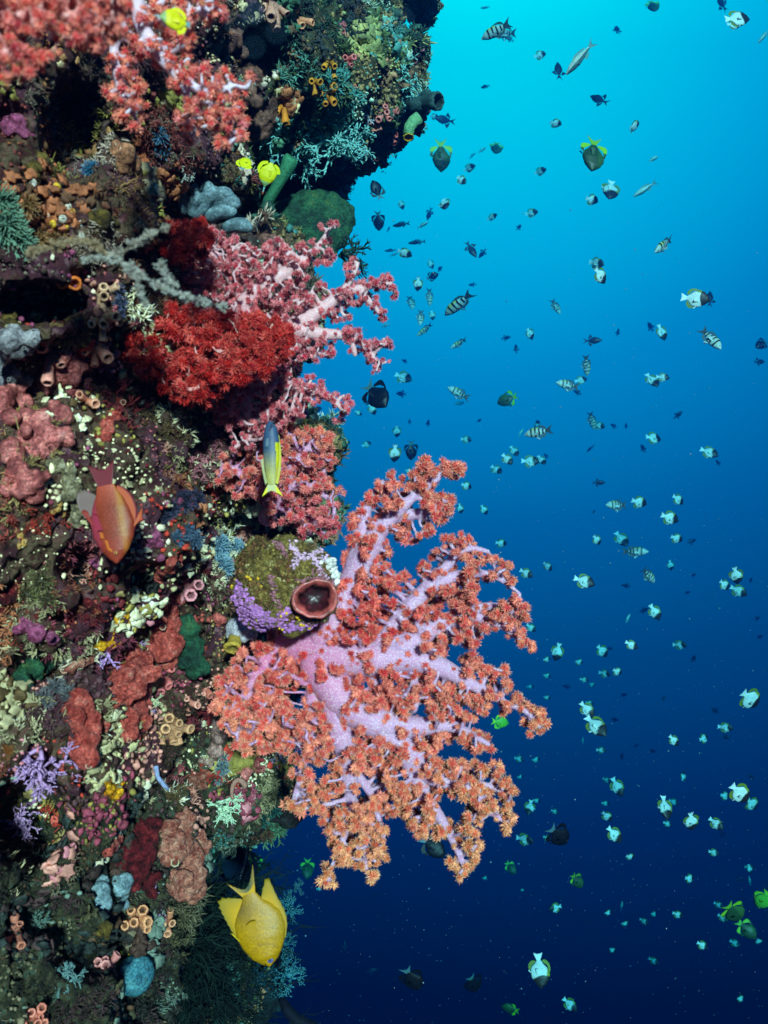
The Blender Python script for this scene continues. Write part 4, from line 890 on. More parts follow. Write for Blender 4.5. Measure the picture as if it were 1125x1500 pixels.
bristle(85, 230, [(80, 225, 12), (100, 235, 14), (110, 260, 12)], srgb(120, 110, 95), srgb(190, 180, 165), 'greyish feathery tuft at the rim of the dark hollow', n=200, ln=12)
bristle(10, 335, [(5, 330, 30), (20, 350, 24), (0, 300, 22)], srgb(60, 90, 75), srgb(150, 200, 170), 'green hairy anemone at the left edge', name='anemone', cat='anemone', n=240, ln=22, thin=1.3)
bristle(70, 345, [(55, 350, 20), (85, 352, 18), (40, 300, 16)], srgb(130, 90, 45), srgb(200, 160, 110), 'tan hairy soft coral right of the green anemone', n=220, ln=14)
bristle(60, 760, [(60, 850, 16), (40, 870, 16), (70, 875, 14)], srgb(90, 85, 55), srgb(160, 165, 100), 'olive feathery weed at the left under the orange fish', name='feathery_weed', cat='weed', n=200, ln=16, thin=.6)
bristle(310, 1120, [(325, 1125, 16), (330, 1110, 12), (322, 1142, 10)], srgb(85, 110, 120), srgb(140, 165, 175), 'grey-blue fuzzy fan left of the big coral', n=320, ln=5)
bristle(20, 1010, [(80, 1010, 16), (100, 1020, 14), (65, 1025, 14), (115, 1028, 10)], srgb(90, 95, 100), srgb(160, 165, 165), 'smoky grey fuzzy coral above the brick-red thumb', n=260, ln=12, thin=.7)
bristle(430, 1130, [(392, 1165, 12), (400, 1185, 14), (385, 1200, 12)], srgb(10, 60, 60), srgb(40, 130, 120), 'dark teal bushy coral under the left lobe of the big coral', n=260, ln=8)

# ---------------------------------------------------------------- grey whip branch crossing the left side, fuzzy
def fuzzy_branch(pts, Y0, col, tip, label, name='whip_coral', n=900, ln=9, r0=1.1, seed=3):
    rg = np.random.default_rng(seed); Q = np.array([at(x, y, Y * .84) for x, y, Y in pts]); Y0 *= .84; loc = Q[0].copy(); Q = Q - loc
    t = np.linspace(0, len(Q) - 1, len(Q) * 6); P = np.stack([np.interp(t, np.arange(len(Q)), Q[:, i]) for i in range(3)], 1)
    for _ in range(3): P[1:-1] = (P[:-2] + 2 * P[1:-1] + P[2:]) / 4
    sc = Y0 / FPX; mb = MB(); tube(mb, P, r0 * sc * np.linspace(1, .5, len(P)), 10, col * .7)
    for k in range(n):
        i = rg.integers(len(P) - 1)
        if math.sin(i * 2.3 + seed) * math.sin(i * .9) < -.25 or k % 5 > 2: continue
        a = P[i] + (P[i + 1] - P[i]) * rg.random(); d = unit(rg.normal(size=3)); L_ = ln * sc * rg.uniform(.5, 1.2) * (.75 + .55 * math.sin(i * 1.7) * math.sin(i * .6 + 1))
        tube(mb, [a, a + d * L_ * .6, a + unit(d + rg.normal(size=3) * .5) * L_], np.array([.9, .8, .5]) * sc, 4, np.array([col * .6, col, tip]), False)
    o = mb.build(name, M_lace); o.location = tuple(loc); return tag(o, label, 'whip coral', 'pale whip coral branches at the left')
fuzzy_branch([(120, 380, .80), (165, 375, .80), (200, 400, .80), (245, 425, .82), (290, 440, .85), (330, 450, .88)], .82, srgb(150, 150, 140), srgb(215, 225, 215), 'long pale fuzzy whip branch crossing the crimson coral', n=2600, seed=3)
fuzzy_branch([(165, 378, .80), (200, 355, .80), (225, 340, .82), (250, 330, .84)], .82, srgb(140, 135, 120), srgb(205, 205, 190), 'short pale fuzzy whip branch rising towards the crimson tuft', n=1000, seed=4)
fuzzy_branch([(200, 400, .80), (205, 430, .80), (215, 450, .81)], .82, srgb(150, 150, 140), srgb(205, 215, 205), 'stubby pale fuzzy whip branch drooping over dark red polyps', n=600, seed=5)
fuzzy_branch([(40, 370, .78), (80, 360, .78), (125, 350, .79), (165, 378, .80)], .8, srgb(130, 110, 80), srgb(200, 185, 150), 'tan fuzzy whip branch leading to the pale one from the left edge', n=1800, seed=6)
fuzzy_branch([(235, 385, .83), (245, 410, .83), (262, 420, .83)], .82, srgb(150, 150, 140), srgb(205, 215, 205), 'forked pale fuzzy twig above the long whip branch', n=600, seed=7)

# ---------------------------------------------------------------- tiny tunicate eggs
def beads(pts, label, cols, name='tunicate_cluster'):
    p0, _ = hit(*pts[0][:2]); root = empty(name, tuple(p0), label, 'sea squirts', 'bead-like sea squirts')
    for i, (x, y, r) in enumerate(pts):
        p, nn = frame_at(x, y, 0); p = p / p[1] * np.clip(p[1], p0[1] - .03, p0[1] + .03); sc = p[1] / FPX; mb = MB(); col = cols[i % len(cols)]
        ball(mb, p - p0, np.array([1, 1, 1.25]) * r * sc, 2, col, 0); cup_tube(mb, p - p0 + nn * r * sc * .6, nn + rand_dir() * .2, r * sc * .7, r * sc * .38, col * .9, 8, inner=col * .3); mb.build('squirt', M_tube, root)
WH = srgb(215, 210, 195); YE = srgb(225, 180, 50)
beads([(73, 316, 6), (92, 320, 6), (100, 303, 5), (105, 312, 6), (112, 335, 5), (96, 332, 5), (83, 275, 6), (48, 268, 6), (118, 328, 5), (120, 345, 5), (78, 328, 5)], 'white and yellow bead squirts scattered below the dark hollow', [WH, WH, WH, YE, WH, YE, YE])
beads([(178, 908, 4), (186, 902, 4), (192, 912, 4), (185, 920, 3), (195, 905, 3), (165, 945, 5), (142, 940, 6), (150, 948, 5)], 'golden bead squirts above the small violet lace coral', [YE, srgb(240, 170, 20)])
beads([(178, 1395, 3), (180, 1403, 4), (186, 1408, 4), (176, 1412, 4), (172, 1418, 5), (182, 1415, 3), (190, 1400, 3), (176, 1386, 3)], 'lime-yellow bead squirts between the lowest peach cups', [srgb(220, 210, 40)])
beads([(85, 745, 5), (92, 752, 5), (78, 748, 5), (88, 738, 4), (30, 785, 5), (35, 795, 5), (28, 800, 4)], 'ochre bead squirts left of the orange fish', [srgb(190, 150, 80)])

# ---------------------------------------------------------------- shaggy boulder (old sponge) with the maroon siphon
M_boul = lump_mat('shaggy_boulder_skin', srgb(80, 60, 28), srgb(150, 128, 60), srgb(190, 175, 110), 30, .7, 1, 110)
bo = lump('giant_sea_squirt', 'large shaggy olive-brown sea squirt boulder wedged between blue bristles and biggest coral', 'sea squirt',
     [(390, 835, 45), (420, 830, 45), (440, 850, 45), (405, 870, 50), (450, 875, 42), (370, 870, 32), (380, 895, 30), (430, 900, 32), (462, 830, 26), (475, 850, 20), (380, 805, 20), (460, 877, 36)], M_boul, Y=1.24, disp=((.035, .012), (.010, .005)), voxel=.003, squash=.8)
Lb = np.array(bo.location)
for v_ in bo.data.vertices:                    # hollow where the siphon sits
    w_ = np.array(v_.co) + Lb; dd = math.hypot(w_[0] / w_[1] * FPX + 562.5 - 462, 750 - w_[2] / w_[1] * FPX - 877)
    if dd < 27 and w_[1] < 1.3: v_.co.y += .07 * min(1, (27 - dd) / 5)
# siphon: thick maroon ring with a folded glossy throat
c = at(462, 877, 1.165); q = unit(np.array([.12, -1, .0])); u, v, _ = basis(q); s_ = 1.165 / FPX
prof = [(-.035, 25, 0), (-.012, 29, 0), (-.004, 31.5, 1), (.001, 32, 2), (.003, 30.5, 2), (.002, 27, 1), (-.003, 23.5, 1), (-.006, 20.5, 3), (-.014, 21, 4), (-.024, 18, 4), (-.030, 11, 5), (-.031, .5, 5)]
cols = [srgb(100, 45, 40), srgb(165, 75, 70), srgb(180, 90, 85), srgb(95, 35, 40), srgb(80, 28, 38), srgb(45, 12, 20)]
n_ = 48; th = np.arange(n_) * 2 * PI / n_; Vv = []; Cc = []
for i, (h, r, ci) in enumerate(prof):
    amp = .10 if 6 < i < 11 else .02; rr = r * s_ * (1 + .055 * np.sin(2 * th + 1) + .04 * np.sin(3 * th + 4 + i * .2) + .02 * np.sin(9 * th) + amp * np.sin(5 * th + .7 * i) * (1 if amp > .05 else .5) + amp * .5 * np.sin(11 * th + i))
    Vv.append(c - Lb + q * h + np.outer(rr * np.cos(th) * 1.02, u) + np.outer(rr * np.sin(th) * .95, v)); Cc.append(np.tile(cols[ci], (n_, 1)) * (1 + .22 * np.sin(7 * th + i) + .18 * np.sin(3 * th + 2) + .2 * rng.normal(size=n_))[:, None])
a = np.arange(n_); b2 = (a + 1) % n_; Qq = np.concatenate([np.stack([i * n_ + a, i * n_ + b2, (i + 1) * n_ + b2, (i + 1) * n_ + a], 1) for i in range(len(prof) - 1)])
mbx = MB(); mbx.add(np.concatenate(Vv), None, Qq, np.concatenate(Cc)); M_gloss = attr_mat('wet_siphon_skin', .38, .2, .4, 90, .3, 50, .6)
mbx.build('siphon', M_gloss, bo)
# crusts growing on the boulder belong to its skin: purple coralline ropes, yellow beads, one white patch
bm_t = BVHTree.FromPolygons([v.co + Vector(Lb) for v in bo.data.vertices], [tuple(p.vertices) for p in bo.data.polygons])
def bhit(px, py):
    d = Vector(at(px, py, 1.0)); d.normalize(); r_ = bm_t.ray_cast(Vector((0, 0, 0)), d)
    return (np.array(r_[0]), np.array(r_[1])) if r_[0] is not None else (None, None)
def worm(mb, path, r, col, rg, step=3, drop=.0):
    Q = np.array(path, float); seg = np.linalg.norm(np.diff(Q, axis=0), axis=1); s = np.concatenate([[0], np.cumsum(seg)]); t = np.arange(0, s[-1], step)
    for k in t:
        x, y = np.interp(k, s, Q[:, 0]), np.interp(k, s, Q[:, 1])
        for _ in range(3):
            p, nn = bhit(x + rg.normal() * r * .9, y + rg.normal() * r * .9)
            if p is None: continue
            ball(mb, p - Lb + nn * r * s_ * .25, np.array([1.3, .8, .9]) * r * s_ * rg.uniform(.5, 1), 1, np.clip(col * rg.uniform(.75, 1.25), 0, .95), .15)
rg = np.random.default_rng(5); PUR = srgb(185, 120, 190)
m1 = MB()
for path in [[(350, 855), (355, 880), (365, 900), (385, 915), (400, 922)], [(360, 870), (375, 895), (395, 910), (415, 905), (425, 890)], [(345, 870), (352, 895), (372, 915), (390, 922)], [(365, 895), (385, 905), (390, 895)], [(415, 920), (440, 918), (465, 915)]]:
    worm(m1, path, 3.6, PUR, rg)
m1.build('coralline_crust', M_cover, bo)
m1 = MB()
for path in [[(428, 830), (440, 815), (455, 815), (465, 825)], [(440, 815), (425, 800), (430, 790)], [(455, 812), (475, 805), (490, 803)], [(465, 825), (472, 840), (480, 848)], [(470, 815), (480, 820)]]:
    worm(m1, path, 2.6, srgb(215, 175, 205), rg)
m1.build('coralline_crust', M_cover, bo)
m1 = MB()
for path in [[(418, 815), (412, 800), (400, 795)], [(478, 850), (470, 838), (455, 836)], [(405, 880), (412, 895), (408, 910)], [(395, 845), (402, 860), (400, 875)], [(488, 850), (494, 860)], [(432, 862), (430, 880), (436, 898), (450, 909), (468, 911)], [(440, 852), (455, 846), (470, 845)]]: worm(m1, path, 2.4, srgb(150, 95, 110), rg)
m1.build('coralline_crust', M_cover, bo)
m1 = MB(); worm(m1, [(482, 825), (492, 832), (486, 842), (498, 826)], 6, srgb(235, 232, 225), rg, 2); m1.build('white_patch', M_cover, bo)
m1 = MB()
for x, y in [(340, 860), (338, 870), (345, 850), (342, 885), (350, 900), (365, 850), (430, 885), (425, 905), (440, 905), (445, 912), (460, 908), (410, 918), (380, 855), (400, 925), (345, 845), (335, 880), (418, 895), (452, 918), (350, 925), (436, 895)]:
    p, nn = bhit(x, y)
    if p is not None:
        for _ in range(3): ball(m1, p - Lb + rg.normal(size=3) * .003, rg.uniform(1.5, 3.2) * s_, 1, srgb(235, 185, 45), .08)
m1.build('yellow_beads', M_cover, bo)
m1 = MB(); BPAL = pal((140, 122, 60), (100, 80, 38), (175, 160, 105), (80, 62, 34), (130, 84, 50), (155, 138, 75))
for _ in range(4200):
    x, y = rg.uniform(340, 500), rg.uniform(780, 925); p, nn = bhit(x, y)
    if p is not None and math.hypot(x - 462, y - 877) > 30: (mk_nod if rg.random() < .85 else mk_tuft)(m1, p - nn * .001, nn, rg, BPAL[int(2.5 + 2.4 * math.sin(x * .09 + 2 * math.sin(y * .07)) + rg.uniform(-.6, .6)) % 6][None] * rg.uniform(.6, 1.2), .5)
m1.V = [v - Lb for v in m1.V]
o_ = m1.build('algae_coat', M_cover, bo); o_['kind'] = 'stuff'

# pale shell and yellow cup under the boulder
sh = lump('mussel_shell', 'pale grey smooth shell with ochre cup under the shaggy boulder', 'shell', [(345, 920, 14), (355, 925, 14), (370, 930, 10), (340, 930, 10)], lump_mat('shell_skin', srgb(150, 140, 145), srgb(195, 190, 200), None, 14, .35, .2), Y=1.33, voxel=.003)
mbx = MB(); cup_tube(mbx, at(345, 936, 1.32) - np.array(sh.location), np.array([0, -.6, -.6]), .016, .013, srgb(180, 150, 60), 20); mbx.build('ochre_cup', M_soft, sh)
lump('pink_squirt', 'small coral-pink flap right of the dark hollow, left of the pale shell', 'sponge', [(318, 905, 7), (326, 908, 7), (312, 908, 6), (320, 915, 5)], lump_mat('salmon_skin', srgb(190, 80, 75), srgb(230, 120, 110), None, 30), voxel=.002)

# ---------------------------------------------------------------- dark background corals, lower left
M_dark = attr_mat('dark_weed', .8, 0, 0, 100, .3, 60, .2)
def bush(px, py, Y, w, h, n, col, label, seed):
    rg = np.random.default_rng(seed); loc = at(px, py, Y); sc = Y / FPX; mb = MB()
    for i in range(n):
        p = np.array([rg.uniform(-.1, .1) * w * sc, rg.uniform(0, .15), rg.uniform(-.3, .4) * h * sc]); d = unit(np.array([rg.uniform(-.2, 1), rg.uniform(-.5, .3), rg.uniform(-.6, .6)])); r = 1.6 * sc
        for k in range(int(rg.integers(5, 9))):
            q = p + d * w * sc * rg.uniform(.10, .16); c_ = col * rg.uniform(.5, 1.3); tube(mb, [p, (p + q) / 2 + rg.normal(size=3) * .004, q], [r, r * .9, r * .8], 4, c_, False)
            for s_i in range(3):
                e = unit(d + rg.normal(size=3) * .6); tube(mb, [q, q + e * w * sc * .06, q + unit(e + d * .4) * w * sc * .12], np.array([r * .7, r * .5, r * .3]), 3, c_, False)
            p = q; d = unit(d + rg.normal(size=3) * .35); r *= .88
    o = mb.build('black_coral', M_dark); o.location = tuple(loc); return tag(o, label, 'black coral', 'black coral bushes low on the reef')
bush(240, 1385, 1.95, 190, 150, 130, srgb(22, 42, 36), 'wispy black coral bush behind the golden fish', 21)
bush(260, 1470, 2.0, 190, 120, 120, srgb(16, 34, 32), 'lowest wispy black coral bush at the bottom', 22)
bush(320, 1330, 2.2, 110, 100, 60, srgb(10, 45, 50), 'teal-tinged black coral tuft left of the golden fish tail', 23)
for i, (px, py, sz, lab, col) in enumerate([(430, 1330, 32, 'turquoise bushy coral right of the golden fish back', srgb(40, 110, 125)), (420, 1385, 26, 'turquoise coral sprig beside the golden fish head', srgb(35, 100, 115)),
        (425, 1425, 38, 'turquoise bushy coral below the golden fish', srgb(45, 115, 130)), (385, 1440, 30, 'dim teal coral under the golden fish', srgb(20, 70, 85)), (440, 1300, 16, 'small turquoise sprig above the others by the golden fish', srgb(35, 95, 110))]):
    o, p = lace_coral(px, py, sz, col, lab, (.2, 0, 0), 8, 4, 60 + i, .085, 'bushy_coral', 'soft coral', 'turquoise corals behind the golden fish'); o.location = tuple(at(px - 6, py, 2.3))
lump('dark_outcrop', 'black knobbly rock lump hanging beside the big coral left foot', 'rock', [(350, 1180, 30), (380, 1165, 34), (410, 1180, 24), (425, 1195, 16), (400, 1150, 28), (370, 1205, 18), (430, 1150, 16)], lump_mat('black_rock', srgb(14, 16, 18), srgb(40, 38, 42), srgb(30, 70, 65), 30, .8, 1, 80), Y=1.85, disp=((.06, .03), (.02, .014)), voxel=.006)
lump('dark_outcrop', 'deep blue-black rock mass behind the golden fish', 'rock', [(330, 1400, 60), (350, 1340, 40), (380, 1420, 40), (340, 1470, 60), (300, 1300, 40), (395, 1470, 20)], lump_mat('blue_black_rock', srgb(5, 14, 20), srgb(10, 40, 46), srgb(20, 70, 75), 20, .8, 1, 60), Y=2.65, disp=((.1, .06), (.03, .03)), voxel=.01)
# dark fern sprig beside pink coral, dark drooping tentacle at the bottom
lace_at(500, 372, 40, srgb(25, 60, 50), 'dark green fern-like coral sprig poking out between the pink branches', (1.2, 0, 0), 6, 4, 70, .08, name='fern_coral', cat='soft coral', group=None)
mbx = MB(); P_ = np.array([at(412, 1462, 2.3), at(420, 1478, 2.3), at(432, 1492, 2.3), at(450, 1502, 2.3), at(475, 1512, 2.3)]); o0 = P_[0].copy()
tube(mbx, P_ - o0, np.array([5, 8, 9, 9, 7]) * 2.3 / FPX, 14, srgb(8, 14, 30)); o_ = mbx.build('whip_coral', M_dark); o_.location = tuple(o0); tag(o_, 'thick dark whip curving away at the bottom edge', 'whip coral')
# small white worm-like curl and pale curl on the rock
mbx = MB(); P_ = [hit(228, 1122)[0], hit(231, 1138)[0], hit(240, 1150)[0], hit(247, 1157)[0]]; Yc = min(p[1] for p in P_); P_ = np.array([p / p[1] * (Yc - .01) for p in P_]); o0 = P_[0].copy()
tube(mbx, P_ - o0, np.array([4, 3.2, 3.6, 2]) * Yc / FPX, 10, srgb(150, 165, 205)); o_ = mbx.build('sea_slug', M_soft); o_.location = tuple(o0); tag(o_, 'small pale blue slug-like strip on the lower rock', 'sea slug')
mbx = MB(); th = np.linspace(-1.2, 2.2, 12); C0 = at(350, 1160, 1.5); P_ = np.stack([np.cos(th + 1.6) * .012, th * 0, np.sin(th + 1.6) * .02], 1)
tube(mbx, P_, np.linspace(4.5, 2.5, 12) * 1.5 / FPX, 10, srgb(170, 125, 110)); o_ = mbx.build('worm_tube', M_soft); o_.location = tuple(C0); tag(o_, 'curled tan worm tube right of the grey fuzzy fan', 'worm tube')

# ================================================================== FISH
# local frame: x forward (snout at +.5), z up, y sideways; length 1
def prof(pts):
    p = np.array(pts, float); return lambda x: np.interp(x, p[:, 0], p[:, 1])
SP = {  # t from snout 0 to tail root 1: upper edge, lower edge, half width
 'butterfly': dict(top=[(0, .01), (.05, .06), (.15, .17), (.3, .27), (.5, .32), (.7, .27), (.88, .13), (1, .055)], bot=[(0, -.01), (.06, -.05), (.2, -.15), (.4, -.25), (.6, -.28), (.78, -.22), (.92, -.09), (1, -.055)], w=[(0, .015), (.15, .07), (.4, .10), (.7, .07), (1, .015)], tail=.80),
 'sergeant': dict(top=[(0, .01), (.08, .06), (.2, .12), (.4, .17), (.6, .16), (.8, .10), (1, .045)], bot=[(0, -.01), (.08, -.045), (.25, -.115), (.5, -.155), (.7, -.13), (.88, -.07), (1, -.045)], w=[(0, .02), (.2, .075), (.45, .09), (.75, .06), (1, .015)], tail=.76),
 'damsel': dict(top=[(0, .01), (.06, .08), (.2, .20), (.4, .28), (.6, .28), (.8, .17), (1, .07)], bot=[(0, -.02), (.08, -.09), (.25, -.20), (.5, -.27), (.7, -.24), (.88, -.12), (1, -.07)], w=[(0, .03), (.2, .09), (.45, .11), (.75, .07), (1, .018)], tail=.74),
 'slim': dict(top=[(0, .005), (.08, .05), (.25, .10), (.45, .115), (.7, .085), (.9, .04), (1, .03)], bot=[(0, -.005), (.1, -.045), (.3, -.09), (.5, -.105), (.75, -.075), (.9, -.04), (1, -.03)], w=[(0, .015), (.2, .06), (.45, .075), (.75, .045), (1, .012)], tail=.80),
 'trigger': dict(top=[(0, .01), (.15, .09), (.35, .17), (.55, .19), (.75, .13), (.92, .05), (1, .04)], bot=[(0, -.01), (.15, -.07), (.35, -.15), (.55, -.18), (.75, -.13), (.92, -.05), (1, -.04)], w=[(0, .015), (.2, .05), (.45, .065), (.75, .04), (1, .012)], tail=.76),
 'golden': dict(top=[(0, .015), (.03, .05), (.07, .095), (.16, .15), (.257, .195), (.37, .23), (.477, .247), (.58, .245), (.67, .23), (.786, .175), (.886, .10), (1, .052)], bot=[(0, -.02), (.03, -.06), (.08, -.10), (.15, -.15), (.32, -.212), (.5, -.236), (.66, -.226), (.8, -.165), (.9, -.105), (1, -.075)], w=[(0, .03), (.15, .085), (.4, .085), (.7, .055), (1, .014)], tail=.70),
 'anthias': dict(top=[(0, .01), (.05, .06), (.15, .135), (.3, .205), (.5, .235), (.7, .20), (.88, .13), (1, .095)], bot=[(0, -.015), (.06, -.065), (.18, -.13), (.35, -.19), (.55, -.20), (.75, -.155), (.9, -.10), (1, -.08)], w=[(0, .02), (.15, .055), (.4, .07), (.7, .05), (1, .018)], tail=.78),
 'blenny': dict(top=[(0, .03), (.04, .055), (.12, .09), (.3, .115), (.6, .11), (.85, .075), (1, .055)], bot=[(0, -.03), (.05, -.055), (.15, -.085), (.35, -.105), (.6, -.1), (.85, -.07), (1, -.05)], w=[(0, .03), (.12, .065), (.35, .075), (.7, .05), (1, .015)], tail=.86),
}
def body_mesh(sp, colf, nx=22, ny=14):
    s = SP[sp]; T_, B_, W_ = prof(s['top']), prof(s['bot']), prof(s['w']); mb = MB(); tl = s['tail']
    t = (1 - np.cos(np.linspace(0, PI, nx))) / 2; th = np.arange(ny) * 2 * PI / ny; V = []
    for x in t:
        up, lo, w = T_(x), B_(x), W_(x); mid = (up + lo) / 2; hh = (up - lo) / 2
        V.append(np.stack([np.full(ny, .5 - x * tl), w * np.sign(np.cos(th)) * np.abs(np.cos(th)) ** .9, mid + hh * np.sin(th)], 1))
    V = np.concatenate(V); a = np.arange(ny); b = (a + 1) % ny
    Q = np.concatenate([np.stack([i * ny + a, (i + 1) * ny + a, (i + 1) * ny + b, i * ny + b], 1) for i in range(nx - 1)])
    V = np.vstack([V, [.505, 0, 0], [.5 - tl - .002, 0, 0]]); T = np.concatenate([np.stack([np.full(ny, nx * ny), a, b], 1), np.stack([np.full(ny, nx * ny + 1), (nx - 1) * ny + b, (nx - 1) * ny + a], 1)])
    C = np.array([colf(v[0], v[2], abs(v[1])) for v in V]); mb.add(V, T, Q, C); return mb
def fin_mesh(outline_root, outline_tip, colf, nu=14, nv=6, thick=.004, ray=0, edge=None):
    """fin as a thin tapering web stretched between a root line and a tip line (both lists of (x, z)), rays as ridges"""
    R_ = np.array(outline_root, float); E_ = np.array(outline_tip, float); mb = MB()
    def rs(P, n): s = np.concatenate([[0], np.cumsum(np.linalg.norm(np.diff(P, axis=0), axis=1))]); t = np.linspace(0, s[-1], n); return np.stack([np.interp(t, s, P[:, i]) for i in range(2)], 1)
    if len(E_) > 2:
        for _ in range(2): E_ = np.vstack([E_[:1]] + [np.array([a_ * .75 + b_ * .25, a_ * .25 + b_ * .75]) for a_, b_ in zip(E_[:-1], E_[1:])] + [E_[-1:]])
    r, e = rs(R_, nu), rs(E_, nu); V = []; C = []
    for side in (1, -1):
        for j in range(nv):
            f = j / (nv - 1); q = r * (1 - f) + e * f
            if ray and j == nv - 1: q = q + (e - r) * (.06 * (np.arange(nu) % 2 * 2 - 1))[:, None]
            y = side * thick * (1 - f * .85) * (1 + .9 * (np.arange(nu) % 2) * (1 if ray else 0))
            V.append(np.stack([q[:, 0], y, q[:, 1]], 1)); C += [colf(a, b, f) for a, b in q]
    V = np.concatenate(V); g = lambda s_, j, i: s_ * nu * nv + j * nu + i; Q = []
    for s_ in (0, 1):
        for j in range(nv - 1):
            for i in range(nu - 1):
                q = (g(s_, j, i), g(s_, j, i + 1), g(s_, j + 1, i + 1), g(s_, j + 1, i)); Q.append(q if s_ else q[::-1])
    for i in range(nu - 1): Q.append((g(0, nv - 1, i), g(0, nv - 1, i + 1), g(1, nv - 1, i + 1), g(1, nv - 1, i)))
    mb.add(V, None, Q, np.array(C)); return mb
M_fish = attr_mat('fish_scales', .46, .05, .12, 40, .08, 9, .35)
n = M_fish.node_tree.nodes; l = M_fish.node_tree.links; b = n['Principled BSDF']; tcn = n.new('ShaderNodeTexCoord')      # rows of small scales
vo = n.new('ShaderNodeTexVoronoi'); vo.inputs['Scale'].default_value = 62; l.new(tcn.outputs['Object'], vo.inputs['Vector'])
q = n.new('ShaderNodeMapRange'); l.new(vo.outputs['Distance'], q.inputs[0]); q.inputs['From Max'].default_value = .7; q.inputs['To Min'].default_value = 1.08; q.inputs['To Max'].default_value = .74
pr_ = b.inputs['Base Color'].links[0].from_socket; mm = n.new('ShaderNodeVectorMath'); mm.operation = 'MULTIPLY'; l.new(pr_, mm.inputs[0]); l.new(q.outputs[0], mm.inputs[1]); l.new(mm.outputs[0], b.inputs['Base Color'])
M_fin = attr_mat('fin_membrane', .5, .1, 0, 40, .06, 8, .3)
def eye(parent, x, z, y, r, iris, pupil=(.004, .004, .006)):
    for s_ in (1, -1):
        mb = MB(); V, T = ico(2); V, T = ico(3); X = V * np.array([r, r * .6, r]); d = np.linalg.norm(V[:, [0, 2]], axis=1); C = np.where((d < .5)[:, None], np.array(pupil), np.array(iris)); C = np.where((d > .78)[:, None], np.array(iris) * .3 + .1, C)
        mb.add(X + np.array([x, s_ * y, z]), T, None, C); mb.build('eye', M_gloss, parent)
def make_fish(name, sp, colb, fins, lod=0, eyes=None):
    """fins: dict part name -> (root, tip, colour fn, kwargs)"""
    root = bpy.data.objects.new(name, None); COL.objects.link(root); root.empty_display_size = .05
    if lod == 2:
        COL.objects.unlink(root); bpy.data.objects.remove(root); mb = body_mesh(sp, colb, 12, 8)
        for k, f in fins.items():
            if 'pectoral' in k or 'pelvic' in k: continue
            m2 = fin_mesh(f[0], f[1], f[2], 5, 3, .006); mb.add(np.concatenate(m2.V), None, np.concatenate(m2.Q), np.concatenate(m2.C))
        return mb.build(name, M_fish)
    body_mesh(sp, colb, 84 if lod == 0 else 24, 48 if lod == 0 else 14).build('body', M_fish, root)
    for k, f in fins.items():
        kw = f[3] if len(f) > 3 else {}
        for s_ in ((1, -1) if 'pectoral' in k or 'pelvic' in k else (0,)):
            m2 = fin_mesh(f[0], f[1], f[2], 22 if lod == 0 else 9, 8 if lod == 0 else 4, .004, kw.get('ray', 0)); o = m2.build(k, M_fin, root)
            if s_:
                o.location = (0, s_ * kw.get('y', .07), 0); a = kw.get('splay', .35); px_, pz_ = f[0][0]
                for v in o.data.vertices:
                    d = (px_ - v.co.x); v.co.y += s_ * abs(d) * a
    if eyes: eye(root, *eyes)
    return root
def clr(*a): return lambda x, z, f=0: np.array(srgb(*a))
c_white = srgb(240, 250, 248); c_brn = srgb(45, 40, 38); c_yel = srgb(150, 160, 30)
def bf_col(x, z, y):
    if x > .13 + 1.1 * z * z - .22 * z: return c_brn
    if z > .245 - .12 * abs(x + .05): return c_yel
    if z < -.25: return c_yel * .7
    return c_white
BF_F = {'tail_fin': ([(-.28, .05), (-.28, -.05)], [(-.5, .14), (-.46, 0), (-.5, -.14)], clr(235, 240, 240)),
 'dorsal_fin': ([(.15, .22), (0, .30), (-.15, .26), (-.27, .09)], [(.13, .25), (-.0, .35), (-.2, .34), (-.33, .20), (-.29, .11)], clr(120, 140, 25)),
 'anal_fin': ([(-.02, -.27), (-.15, -.22), (-.26, -.08)], [(-.03, -.31), (-.16, -.34), (-.30, -.22), (-.28, -.10)], clr(120, 130, 30)),
 'pectoral_fin': ([(.12, -.03), (.11, -.09)], [(-.06, 0), (-.07, -.1)], clr(225, 230, 225), dict(y=.1, splay=.3)),
 'pelvic_fin': ([(.1, -.21), (.06, -.23)], [(-.02, -.34), (-.03, -.30)], clr(225, 230, 225), dict(y=.02, splay=.2))}
def sm_col(x, z, y):
    for c_ in (.24, .10, -.03, -.155, -.255):
        if abs(x - c_ + z * .08) < .026: return srgb(15, 20, 25)
    if z > .12 and x < .3: return srgb(190, 205, 110)
    return srgb(190, 215, 210)
SM_F = {'tail_fin': ([(-.25, .05), (-.25, -.05)], [(-.5, .17), (-.36, 0), (-.5, -.17)], clr(60, 75, 80)),
 'dorsal_fin': ([(.2, .10), (0, .16), (-.15, .12), (-.23, .055)], [(.17, .14), (-.02, .205), (-.2, .19), (-.27, .08)], clr(70, 90, 85)),
 'anal_fin': ([(0, -.145), (-.12, -.12), (-.22, -.06)], [(-.04, -.2), (-.19, -.18), (-.27, -.08)], clr(90, 105, 100)),
 'pectoral_fin': ([(.15, -.02), (.14, -.07)], [(0, .0), (-.01, -.09)], clr(180, 200, 200), dict(y=.085, splay=.35)),
 'pelvic_fin': ([(.12, -.14), (.08, -.16)], [(0, -.26), (-.01, -.2)], clr(170, 190, 190), dict(y=.02, splay=.2))}
